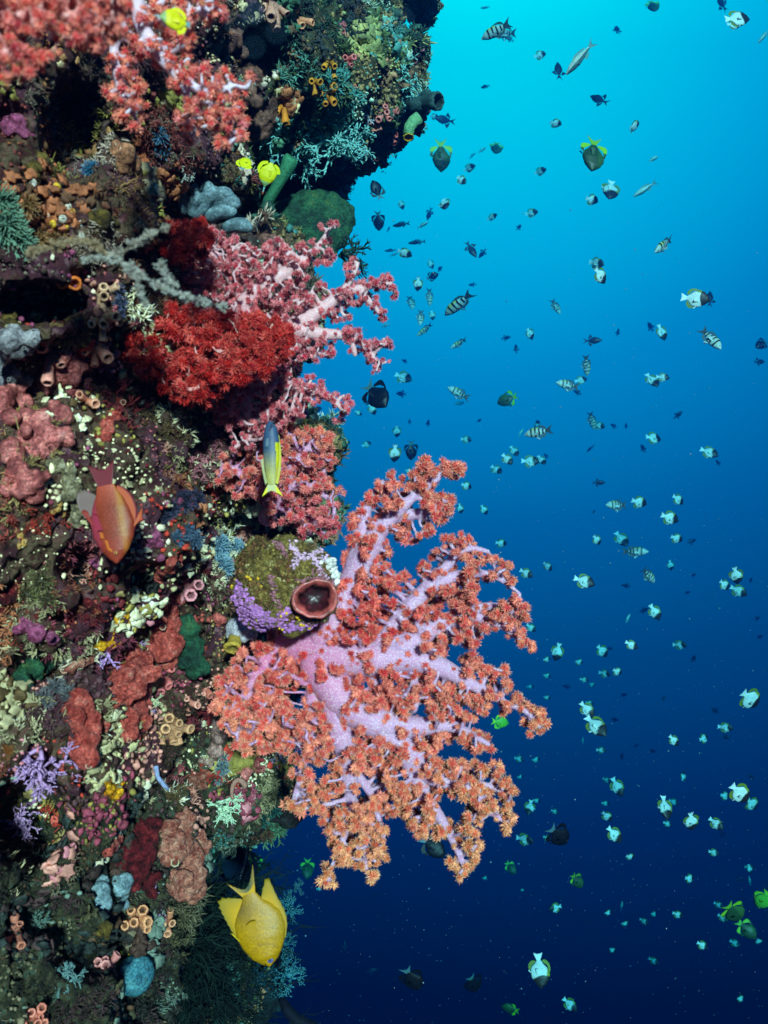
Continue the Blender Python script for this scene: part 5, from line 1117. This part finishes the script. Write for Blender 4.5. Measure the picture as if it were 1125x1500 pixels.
def mono_f(kind, c1, c2, c3=None):
    c3 = c3 or c1
    return {'tail_fin': ([(-.24, .06), (-.24, -.06)], [(-.5, .19), (-.34, 0), (-.5, -.19)], clr(*c2)),
     'dorsal_fin': ([(.2, .20), (0, .28), (-.12, .24), (-.22, .09)], [(.18, .25), (-.02, .34), (-.26, .36), (-.27, .12)], clr(*c1) if c3 is c1 else (lambda x, z, f: srgb(*(c3 if x < -.08 else c1)))),
     'anal_fin': ([(-.02, -.26), (-.12, -.22), (-.21, -.09)], [(-.06, -.33), (-.24, -.33), (-.26, -.12)], (lambda x, z, f: srgb(*(c3 if x < -.1 else c1)))),
     'pectoral_fin': ([(.12, -.02), (.11, -.08)], [(-.04, -.02), (-.05, -.12)], clr(*c1), dict(y=.1, splay=.35)),
     'pelvic_fin': ([(.1, -.2), (.05, -.23)], [(-.02, -.36), (-.03, -.29)], clr(*c1), dict(y=.03, splay=.2))}
SL_F = lambda c1, c2: {'tail_fin': ([(-.3, .03), (-.3, -.03)], [(-.5, .12), (-.38, 0), (-.5, -.12)], clr(*c2)),
 'dorsal_fin': ([(.15, .10), (0, .11), (-.2, .06)], [(.12, .15), (-.02, .16), (-.24, .09)], clr(*c1)),
 'anal_fin': ([(-.05, -.1), (-.2, -.055)], [(-.1, -.15), (-.24, -.08)], clr(*c1)),
 'pectoral_fin': ([(.2, -.01), (.19, -.04)], [(.06, -.03), (.05, -.08)], clr(*c1), dict(y=.06, splay=.3))}
TR_F = lambda c: {'tail_fin': ([(-.26, .04), (-.26, -.04)], [(-.52, .15), (-.34, 0), (-.52, -.15)], clr(*c)),
 'dorsal_fin': ([(0, .18), (-.12, .15), (-.2, .07)], [(-.1, .34), (-.2, .22), (-.23, .11)], clr(*c)),
 'anal_fin': ([(0, -.17), (-.12, -.14), (-.2, -.07)], [(-.1, -.33), (-.2, -.21), (-.23, -.1)], clr(*c)),
 'pectoral_fin': ([(.2, -.01), (.19, -.04)], [(.1, -.03), (.09, -.08)], clr(*c), dict(y=.05, splay=.3))}
c_g = lambda x, z, y: srgb(40, 75, 45) if z < .1 else srgb(55, 100, 50)
KINDS = {  # builder, real length (m), words, category
 'bf': (lambda l: make_fish('butterflyfish', 'butterfly', bf_col, BF_F, l, (.40, .03, .05, .022, srgb(60, 60, 60)) if l < 2 else None), .15, 'butterflyfish'),
 'sm': (lambda l: make_fish('sergeant_fish', 'sergeant', sm_col, SM_F, l, (.40, .03, .055, .02, srgb(160, 160, 150)) if l < 2 else None), .15, 'damselfish'),
 'dk': (lambda l: make_fish('dark_reef_fish', 'trigger', clr(26, 42, 70), TR_F((24, 40, 66)), l), .16, 'fish'),
 'sl': (lambda l: make_fish('slender_fish', 'slim', lambda x, z, y: srgb(215, 235, 225) if z > 0 else srgb(80, 120, 125), SL_F((130, 170, 160), (120, 160, 160)), l), .14, 'fish'),
 'ds': (lambda l: make_fish('dark_slender_fish', 'slim', clr(25, 42, 62), SL_F((22, 38, 58), (22, 38, 58)), l), .16, 'fish'),
 'gr': (lambda l: make_fish('green_damselfish', 'damsel', c_g, mono_f('damsel', (35, 80, 40), (110, 170, 40), (130, 190, 30)), l, (.36, .06, .075, .03, srgb(80, 90, 60)) if l < 2 else None), .16, 'damselfish'),
 'bk': (lambda l: make_fish('black_damselfish', 'damsel', clr(16, 20, 26), mono_f('damsel', (12, 15, 20), (70, 110, 120)), l, (.36, .06, .075, .03, srgb(30, 35, 40)) if l < 2 else None), .15, 'damselfish'),
 'bl': (lambda l: make_fish('bright_green_fish', 'damsel', clr(90, 190, 60), mono_f('damsel', (110, 200, 50), (140, 210, 60)), l, (.36, .06, .075, .03, srgb(30, 35, 40)) if l < 2 else None), .12, 'damselfish'),
}
PROTO = {}
def proto(kind, lod):
    if (kind, lod) not in PROTO: PROTO[(kind, lod)] = [KINDS[kind][0](lod), False]
    return PROTO[(kind, lod)]
def copy_tree(o, parent=None):
    c = o.copy(); COL.objects.link(c); c.parent = parent
    for ch in list(o.children): copy_tree(ch, c)
    return c
def pose(o, px, py, Y, length, ang, flip=1, yaw=0, roll=0, top=False):
    a = math.radians(ang); y = math.radians(yaw)
    f = np.array([math.cos(a) * math.cos(y), math.sin(y), math.sin(a) * math.cos(y)])
    d = np.array([-math.sin(a), 0, math.cos(a)]) * flip; d = unit(d - f * (d @ f)); s_ = np.cross(d, f)   # y axis = z x x
    if top: roll = -abs(roll) * np.sign(s_[1])          # the back turned towards the light
    r = math.radians(roll); d2 = d * math.cos(r) + s_ * math.sin(r); s2 = np.cross(d2, f)
    M = Matrix([[f[0], s2[0], d2[0]], [f[1], s2[1], d2[1]], [f[2], s2[2], d2[2]]]).to_4x4()
    o.matrix_world = Matrix.Translation(Vector(at(px, py, Y))) @ M @ Matrix.Diagonal((length, length, length, 1))
FISH = []   # kind, px, py, length px, heading deg
def F(kind, *rows): FISH.extend((kind,) + r for r in rows)
F('bf', (791,81,19,15),(814,181,19,0),(636,171,13,10),(619,184,20,90),(676,264,18,-50),(688,246,17,15),(792,251,16,10),(651,299,21,-85),(588,300,15,-70),(867,293,21,-5),(1080,28,40,5),(1074,37,22,0),
 (929,185,22,35),(894,278,36,-105),(593,371,23,-20),(631,387,14,-60),(612,416,19,-95),(633,462,15,-85),(721,318,17,25),(779,312,18,5),(776,489,18,-60),
 (874,386,21,-25),(879,404,26,-45),(1019,438,42,-10),(969,487,26,-70),(851,557,19,10),(955,557,25,-60),(971,553,19,-10),(878,624,16,-20),(957,642,26,-10),(787,622,13,100),
 (591,553,27,-25),(545,600,18,-60),(525,605,12,-30),(581,632,17,-90),(537,651,15,20),(507,647,12,-20),(508,657,12,-40),(578,664,26,-95),(599,690,13,-10),(683,644,16,-10),
 (777,676,27,-5),(793,674,16,-60),(753,661,18,-60),(743,673,21,-50),(727,688,18,-40),(683,712,17,-20),(674,745,16,-80),(709,747,17,-60),(734,796,18,-10),(1039,663,27,-25),
 (936,736,26,-15),(993,732,22,-35),(981,759,30,-20),(991,789,21,-20),(874,791,18,-50),(910,790,24,-60),(982,828,16,-80),(802,830,18,-45),(771,840,20,-30),(856,852,32,-20),
 (1078,843,28,-70),(1061,857,21,-40),(1082,866,26,-30),(959,897,27,-60),(778,920,17,-40),(816,955,28,-105),(882,954,24,-50),(925,945,21,-30),(996,945,18,0),
 (801,966,12,0),(848,970,14,-20),(801,990,13,-20),(777,1006,11,0),(886,987,16,-10),(904,984,17,-30),(856,996,13,-10),(867,1003,11,-30),(801,1022,11,-20),(860,1040,28,-50),(873,1064,34,-45),(864,1030,12,-10),
 (1098,1024,42,-40),(1063,1066,21,-5),(987,1085,21,-50),(1031,1082,17,0),(881,1099,14,0),(761,1112,14,-10),(785,1113,13,-10),(762,1138,10,0),(904,1153,28,-65),(889,1143,11,-20),(1001,1137,12,60),
 (1083,1162,42,-45),(1101,1178,28,-45),(1062,1166,17,-20),(974,1183,30,-90),(987,1175,14,-20),(1012,1203,32,-80),(887,1177,12,-10),(889,1196,21,-45),(900,1223,30,-50),(1049,1207,21,-40),(978,1207,13,-20),
 (776,1183,19,-110),(786,1173,12,-20),(813,1189,11,-20),(802,1228,13,-20),(769,1230,24,-5),(923,1255,15,-20),(1046,1249,15,-10),(1097,1270,12,0),(813,1330,20,190),(1010,1287,17,-20),(993,1340,17,-20),
 (891,1337,12,-10),(958,1339,11,-20),(944,1350,12,-20),(916,1353,13,-10),(1053,1326,12,-20),(1059,1345,13,-30),(1111,1379,14,-60),(1077,1382,14,-20),(1029,1385,18,-30),(958,1408,13,-20),(897,1392,12,-40),
 (790,1422,44,-88),(835,1472,24,-40),(1085,1463,14,-20),(1098,1273,14,-80),(468,1302,10,0),(711,1286,9,0),(765,1304,8,-60),(732,1118,8,-30))
F('sm', (727,45,44,200),(740,49,38,195),(602,443,25,-80),(629,435,27,-88),(616,465,26,-95),(672,445,46,215),(622,483,29,220),(672,503,29,213),(814,449,27,-68),(972,359,42,220),(1041,496,42,-60),(859,535,30,-80),
 (832,564,38,172),(867,616,27,-70),(789,633,40,190),(672,576,37,155),(673,591,15,190),(903,740,36,180),(930,808,36,0),(950,843,32,-45))
F('dk', (818,104,32,92),(904,44,20,85),(746,57,16,150),(652,176,32,178),(878,146,30,140),(1057,5,26,140),(1040,438,26,80),(690,365,30,-60),(707,371,16,230),(868,499,27,0),(1112,530,20,5),(953,479,17,130),(905,487,13,75),(741,495,15,10),
 (756,511,15,95),(993,608,17,40),(899,624,12,150),(917,624,10,90),(877,707,20,0),(942,657,15,120),(1052,678,12,130),(917,858,15,170),(943,894,16,10),(1016,965,14,60),(1048,1041,17,150),(1101,1138,14,130),(1063,1080,14,10),(911,1108,12,250),
 (1058,1222,14,0),(1083,1288,15,20),(593,529,10,160),(627,620,11,80),(692,417,12,180),(645,394,10,60),(760,333,13,50),(800,668,10,130),(1016,842,10,20),(1007,868,10,20),(830,1006,12,170),(914,1018,10,20),(900,1054,11,0),(702,616,9,30),
 (600,618,9,90),(1013,793,16,20),(545,1422,18,10),(505,1385,13,90),(629,313,18,250),(1109,906,11,20),(1113,933,10,30),(956,1100,11,0),(932,1092,10,20),(893,950,10,0),(588,577,16,180),(846,575,14,150),(972,1024,11,60),(870,750,8,70),(1100,850,10,80),
 (655,1010,9,0),(860,1350,8,0),(550,1310,9,30))
F('sl', (502,650,4,0),(850,85,50,225),(692,228,13,40),(706,220,17,40),(619,330,18,20),(577,373,14,20),(565,477,14,20),(763,634,16,55),(920,906,15,55),(945,277,36,210),(957,233,21,35),(1119,53,22,230),(711,11,16,200),(854,1085,10,80),(911,1326,12,80),(1098,1290,14,100))
F('ds', (711,127,17,210),(588,329,26,180),(611,355,27,185),(572,367,18,185),(569,336,10,60),(865,657,15,225),(643,394,10,70))
F('gr', (646,227,48,-88),(869,225,58,-98),(956,8,26,-85),(744,585,32,200),(748,1271,22,-50),(845,1290,28,-55),(1074,1335,46,-48),(1093,1361,36,-42),(748,1478,26,175),(727,216,25,-100),(450,1272,26,-90),(376,1265,26,-92))
F('bk', (552,279,32,115),(554,323,26,-85),(550,578,50,-52),(602,659,30,-90),(633,405,20,20),(817,1223,46,-48),(603,1433,48,-62),(693,1440,38,-70),(633,1240,46,-38),(1116,504,24,210),(465,600,14,20))
F('bl', (732,1058,28,-12),(1119,1316,38,-100))
FISH = [f for f in FISH if f[3] > 5]
ROWS = [(-99, 110, 'near the bright surface'), (110, 240, 'at overhang height'), (240, 360, 'at green boulder height'), (360, 480, 'at pink coral top height'), (480, 620, 'at pink coral base height'),
 (620, 740, 'at biggest coral crown height'), (740, 860, 'at shaggy boulder height'), (860, 980, 'at maroon siphon height'), (980, 1100, 'at biggest coral middle height'), (1100, 1240, 'at lowest coral lobe height'),
 (1240, 1370, 'at golden fish height'), (1370, 1600, 'in the darkest water')]
COLS = [(0, 640, 'against the reef'), (640, 780, 'near the corals'), (780, 900, 'in mid water'), (900, 1010, 'towards open water'), (1010, 1300, 'at outer edge')]
LOOK = {'bf': 'pale', 'sm': 'striped', 'dk': 'dark blue', 'sl': 'silvery slender', 'ds': 'dark slender', 'gr': 'green-finned dark', 'bk': 'black', 'bl': 'vivid green'}
NOUN = {'bf': 'butterflyfish', 'sm': 'sergeant fish', 'dk': 'fish', 'sl': 'fish', 'ds': 'fish', 'gr': 'damselfish', 'bk': 'damselfish', 'bl': 'fish'}
GRP = {'bf': 'butterflyfish schooling off the reef', 'sm': 'striped sergeant fish in open water', 'dk': 'dark fish in the distance', 'sl': 'silvery slender fish', 'ds': 'dark slender fish', 'gr': 'green-finned damselfish', 'bk': 'black damselfish', 'bl': 'vivid green fish'}
ORD = ['highest', 'second highest', 'third highest', 'fourth highest', 'fifth highest', 'sixth highest', 'seventh highest', 'eighth highest', 'ninth highest', 'tenth highest', 'eleventh highest', 'twelfth highest']
NUM = ['', 'one', 'two', 'three', 'four', 'five', 'six', 'seven', 'eight', 'nine', 'ten', 'eleven', 'twelve']
cells = {}
for f in FISH:
    r = next(i for i, x in enumerate(ROWS) if x[0] <= f[2] < x[1]); c = next(i for i, x in enumerate(COLS) if x[0] <= f[1] < x[1]); cells.setdefault((f[0], r, c), []).append(f)
def head_word(a):
    a = a % 360
    return 'nose right' if a < 25 or a > 335 else 'nose up' if 60 < a < 120 else 'nose left' if 155 < a < 205 else 'nose down' if 240 < a < 300 else 'nose tilted up' if a < 155 else 'nose tilted down'
rf = np.random.default_rng(77); used_labels = set()
for (kind, r, c), fs in cells.items():
    fs.sort(key=lambda f: f[2])
    for i, (k, px, py, ln, ang) in enumerate(fs):
        lod = 0 if ln >= 40 else (1 if ln >= 15 else 2)
        real = KINDS[kind][1] * rf.uniform(.72, 1.15) * (.68 if kind == 'bf' and py < 420 and ln < 30 else .78 if kind == 'bf' and ln < 22 else 1); Y = min(real * FPX / ln, 15.5) if kind != 'gr' else real * FPX / ln; length = ln * Y / FPX
        pr = proto(kind, lod); o = pr[0] if not pr[1] else copy_tree(pr[0]); pr[1] = True
        a = ang % 360; flip = -1 if 90 < a < 270 else 1
        if 250 < a < 290: flip = 1
        yaw = float(rf.uniform(-38, 38)); roll = float(rf.uniform(-16, 16)) + (float(rf.uniform(25, 48)) if kind == 'bf' and py < 400 and ln < 30 else 0) * rf.choice([-1, 1])
        if kind in ('sm', 'bf') and 190 < a < 240: roll += 50
        pose(o, px, py, Y, length / math.cos(math.radians(yaw)), ang, flip, yaw, roll, abs(roll) > 20)
        if len(fs) > 1: lab = f"{LOOK[kind]} {NOUN[kind]}, {ORD[i]} of {NUM[len(fs)]} {COLS[c][2]} {ROWS[r][2]}"
        else: lab = f"{LOOK[kind]} {NOUN[kind]}, {head_word(ang)}, {COLS[c][2]} {ROWS[r][2]}"
        assert lab not in used_labels, lab
        used_labels.add(lab); tag(o, lab, KINDS[kind][2], GRP[kind])
print('FISH', len(FISH), 'max label words', max(len(l_.split()) for l_ in used_labels))

# ---------------------------------------------------------------- the close fish
G1, G2, G3 = srgb(196, 150, 5), srgb(175, 135, 20), srgb(135, 108, 55)
def gold(x, z, y):
    g = math.exp(-((x + .08) ** 2 / .012 + (z + .12) ** 2 / .02)); h = math.exp(-((x - .15) ** 2 / .02 + (z - .2) ** 2 / .012))
    gl = math.hypot(x - .42, z + .01); mth = abs(z + .035) < .008 and x > .455
    if .145 < gl < .158 and x < .36 and abs(z) < .13: g = .6
    if mth: return srgb(90, 70, 10)
    nz_ = .9 + .2 * math.sin(z * 190 + 3 * math.sin(x * 60)) * math.sin(x * 210) * .6
    c = G1 * (1 - g * .8) + G3 * g * .8; return (c * (1 - h * .5) + srgb(170, 145, 50) * h * .5) * nz_
finc = lambda x, z, f: G1 * (1 - .6 * f) + srgb(70, 95, 35) * .6 * f
def tail_c(x, z, f): e = min(1, abs(z) / (.09 + f * .16)); return G1 * e + srgb(60, 80, 60) * (1 - e) if f > .3 else G1
GF = {'tail_fin': ([(-.185, .05), (-.195, -.01), (-.185, -.075)], [(-.46, .105), (-.30, .03), (-.245, -.03), (-.27, -.09), (-.355, -.19)], tail_c, dict(ray=1)),
 'dorsal_fin': ([(.3, .185), (.166, .235), (.03, .22), (-.05, .165), (-.11, .10)], [(.3, .215), (.166, .277), (.027, .277), (-.12, .235), (-.23, .225), (-.32, .205), (-.22, .14), (-.135, .095)], finc, dict(ray=1)),
 'anal_fin': ([(.155, -.22), (0, -.205), (-.1, -.13), (-.16, -.085)], [(.155, -.25), (-.009, -.29), (-.158, -.322), (-.25, -.31), (-.22, -.2), (-.18, -.10)], finc, dict(ray=1)),
 'pectoral_fin': ([(.16, -.02), (.15, -.09)], [(.03, .0), (.02, -.05), (.05, -.10)], clr(172, 132, 12), dict(y=.098, splay=.06)),
 'pelvic_fin': ([(.22, -.2), (.18, -.215)], [(.08, -.27), (.10, -.25)], clr(235, 205, 20), dict(y=.03, splay=.2))}
g = make_fish('golden_damselfish', 'golden', gold, GF, 0, (.435, .022, .050, .032, srgb(90, 105, 200)))
tag(g, 'big golden-yellow damselfish swimming nose down at the foot of the reef', 'damselfish')
pose(g, 374.6, 1338.4, 1.18, 150 * 1.18 / FPX, -72.6, 1, -6, 4)

def anth(x, z, y):
    c = srgb(150, 58, 34) * (.95 + .12 * math.sin(x * 230) * math.sin(z * 230)); k = np.clip((-.05 - x) / .3, 0, 1); c = c * (1 - k) + srgb(200, 90, 65) * k
    s_ = math.exp(-(z - .13) ** 2 / .0012); c = c * (1 - s_ * .5) + srgb(200, 145, 30) * s_ * .5
    if z < -.11: c = srgb(170, 60, 75)
    if x > .25: c = c * .8 + srgb(190, 70, 60) * .2
    st = abs((z + .02) - (x - .40) * .35)
    if x < .39 and x > .18 and st < .010: c = srgb(235, 130, 40)
    return c
AF = {'tail_fin': ([(-.27, .075), (-.28, 0), (-.27, -.065)], [(-.52, .125), (-.46, .05), (-.445, 0), (-.46, -.05), (-.52, -.135)], clr(112, 30, 42), dict(ray=1)),
 'dorsal_fin': ([(.22, .15), (.05, .20), (-.1, .18), (-.22, .115)], [(.24, .21), (.04, .285), (-.12, .265), (-.235, .19), (-.27, .12)], lambda x, z, f: srgb(180, 80, 40) if f < .8 else srgb(120, 35, 50)),
 'dorsal_spine': ([(.225, .17), (.20, .18)], [(.10, .315), (-.04, .345), (.09, .305)], clr(190, 85, 45)),
 'anal_fin': ([(0, -.17), (-.12, -.14), (-.19, -.10)], [(-.0, -.25), (-.16, -.31), (-.30, -.27), (-.22, -.12)], clr(120, 100, 95)),
 'pectoral_fin': ([(.17, -.06), (.16, -.11)], [(.0, -.09), (-.01, -.12), (.03, -.14)], clr(150, 30, 60), dict(y=.088, splay=.1)),
 'pelvic_fin': ([(.14, -.155), (.1, -.165)], [(-.06, -.255), (-.08, -.225), (-.05, -.19)], clr(150, 52, 42), dict(y=.02, splay=.15))}
g = make_fish('anthias', 'anthias', anth, AF, 0, (.405, .02, .062, .02, srgb(230, 150, 40)))
tag(g, 'orange anthias with magenta tail swimming head down against the encrusted rock', 'anthias')
pose(g, 160, 752, 1.0, 148 * 1.0 / FPX, -79, 1, -6, 0)

def blen(x, z, y):
    k = np.clip((.12 - x) / .35, 0, 1); c = srgb(60, 90, 125) * (1 - k) + srgb(185, 180, 95) * k
    if z > .07 and x < .2: c = srgb(220, 215, 20)
    if abs(z - (x - .44) * .4 - .03) < .010 and x > .34: c = srgb(15, 25, 60)
    return c
BLF = {'tail_fin': ([(-.36, .055), (-.365, 0), (-.36, -.05)], [(-.52, .15), (-.45, .04), (-.44, 0), (-.45, -.04), (-.52, -.13)], lambda x, z, f: srgb(225, 215, 20) if abs(z) > .06 else srgb(190, 190, 130)),
 'dorsal_fin': ([(.32, .09), (.1, .105), (-.15, .095), (-.34, .055)], [(.30, .115), (.08, .14), (-.17, .13), (-.36, .085)], clr(185, 175, 15)),
 'anal_fin': ([(.0, -.105), (-.15, -.09), (-.33, -.055)], [(-.02, -.135), (-.17, -.12), (-.36, -.08)], clr(170, 175, 120)),
 'pectoral_fin': ([(.26, -.01), (.25, -.05)], [(.14, -.02), (.13, -.06)], clr(80, 105, 118), dict(y=.066, splay=.08))}
g = make_fish('fang_blenny', 'blenny', blen, BLF, 0, (.44, .03, .055, .018, srgb(40, 60, 110)))
tag(g, 'slim blue-headed fish with yellow tail rising upright before the bushy orange-red coral', 'blenny')
pose(g, 397, 671, 1.2, 110 * 1.2 / FPX, 92, -1, 8, 0)

YF = {'tail_fin': ([(-.26, .05), (-.26, -.05)], [(-.42, .1), (-.42, -.1)], clr(90, 150, 150)),
 'dorsal_fin': ([(.15, .24), (0, .31), (-.15, .25), (-.25, .1)], [(.14, .33), (-.02, .42), (-.25, .34), (-.32, .14)], clr(225, 230, 20)),
 'anal_fin': ([(-.02, -.26), (-.15, -.22), (-.25, -.09)], [(-.06, -.38), (-.25, -.3), (-.31, -.12)], clr(220, 225, 20)),
 'pectoral_fin': ([(.12, -.03), (.11, -.09)], [(-.04, 0), (-.05, -.1)], clr(230, 225, 40), dict(y=.1, splay=.2)),
 'snout': ([(.47, .03), (.47, -.03)], [(.66, .012), (.66, -.012)], clr(120, 180, 180))}
lf = make_fish('longnose_butterflyfish', 'butterfly', lambda x, z, y: srgb(225, 228, 15) if x < .32 else srgb(150, 190, 120), YF, 0, (.40, .03, .05, .02, srgb(40, 60, 60)))
tag(lf, 'yellow long-nosed butterflyfish, the larger of the pair under the brown sponge plate', 'butterflyfish', 'yellow long-nosed butterflyfish')
pose(lf, 394, 252, 1.5, 44 * 1.5 / FPX, -112, -1, 20, 10)
l2 = copy_tree(lf); tag(l2, 'yellow long-nosed butterflyfish, the smaller one half hidden beside the first', 'butterflyfish'); pose(l2, 359, 240, 1.45, 33 * 1.45 / FPX, 70, 1, 35, 0)
l3 = copy_tree(lf); tag(l3, 'yellow butterflyfish blurred in front of the orange top coral', 'butterflyfish'); pose(l3, 258, 31, .72, 50 * .72 / FPX, 180, -1, -30, 0)
# big blue fish sheltering behind
def parrot(x, z, y):
    if x > .25: return srgb(45, 140, 165)
    if .02 < x < .25: return srgb(6, 14, 30) if z < .1 else srgb(20, 70, 95)
    return srgb(12, 42, 70)
g = make_fish('blue_reef_fish', 'anthias', parrot, mono_f('damsel', (6, 22, 45), (15, 50, 80)), 0, (.40, .03, .062, .02, srgb(20, 40, 60)))
tag(g, 'large dark blue fish with turquoise head sheltering behind the golden fish tail', 'fish'); pose(g, 345, 1262, 2.1, 118 * 2.1 / FPX, 95, 1, 38, 25)

# ---------------------------------------------------------------- drifting specks of plankton
mbx = MB(); rg = np.random.default_rng(31)
for i in range(1700):
    Y = rg.uniform(1.6, 9); x, y = rg.uniform(380, 1180), rg.uniform(300, 1540); r = rg.uniform(.35, .75) * Y / FPX * (.8 if rg.random() < .93 else 1.9)
    ball(mbx, at(x, y, Y), r, 0, srgb(150, 170, 180) * .8)
for x, y, r in [(370, 20, .55), (372, 70, .35), (405, 48, .35), (510, 45, .35), (533, 42, .32), (590, 28, .36), (345, 35, .3)]:
    ball(mbx, at(x, y, .128), r * .128 / FPX * 9, 1, srgb(90, 160, 200))
tag(mbx.build('marine_snow', attr_mat('plankton', .6, 0, 0)), kind='stuff')

# ================================================================== the water itself: one even haze
mbh = MB(); x0, x1, y0, y1, z0, z1 = -9, 11, -1.0, 20, -12, 10.5
V = np.array([(x, y, z) for x in (x0, x1) for y in (y0, y1) for z in (z0, z1)]); mbh.add(V, None, [(0, 1, 3, 2), (4, 6, 7, 5), (0, 4, 5, 1), (2, 3, 7, 6), (0, 2, 6, 4), (1, 5, 7, 3)])
mh = bpy.data.materials.new('water_haze'); mh.use_nodes = True; n = mh.node_tree.nodes; l = mh.node_tree.links; n.clear()
o_ = n.new('ShaderNodeOutputMaterial'); pv = n.new('ShaderNodeVolumePrincipled')
pv.inputs['Color'].default_value = (0.0, 0.06, 0.26, 1); pv.inputs['Density'].default_value = .17; pv.inputs['Absorption Color'].default_value = (0.0, .56, .90, 1); pv.inputs['Anisotropy'].default_value = .82
l.new(pv.outputs[0], o_.inputs['Volume']); hz = mbh.build('haze', mh, smooth=False); hz['kind'] = 'stuff'
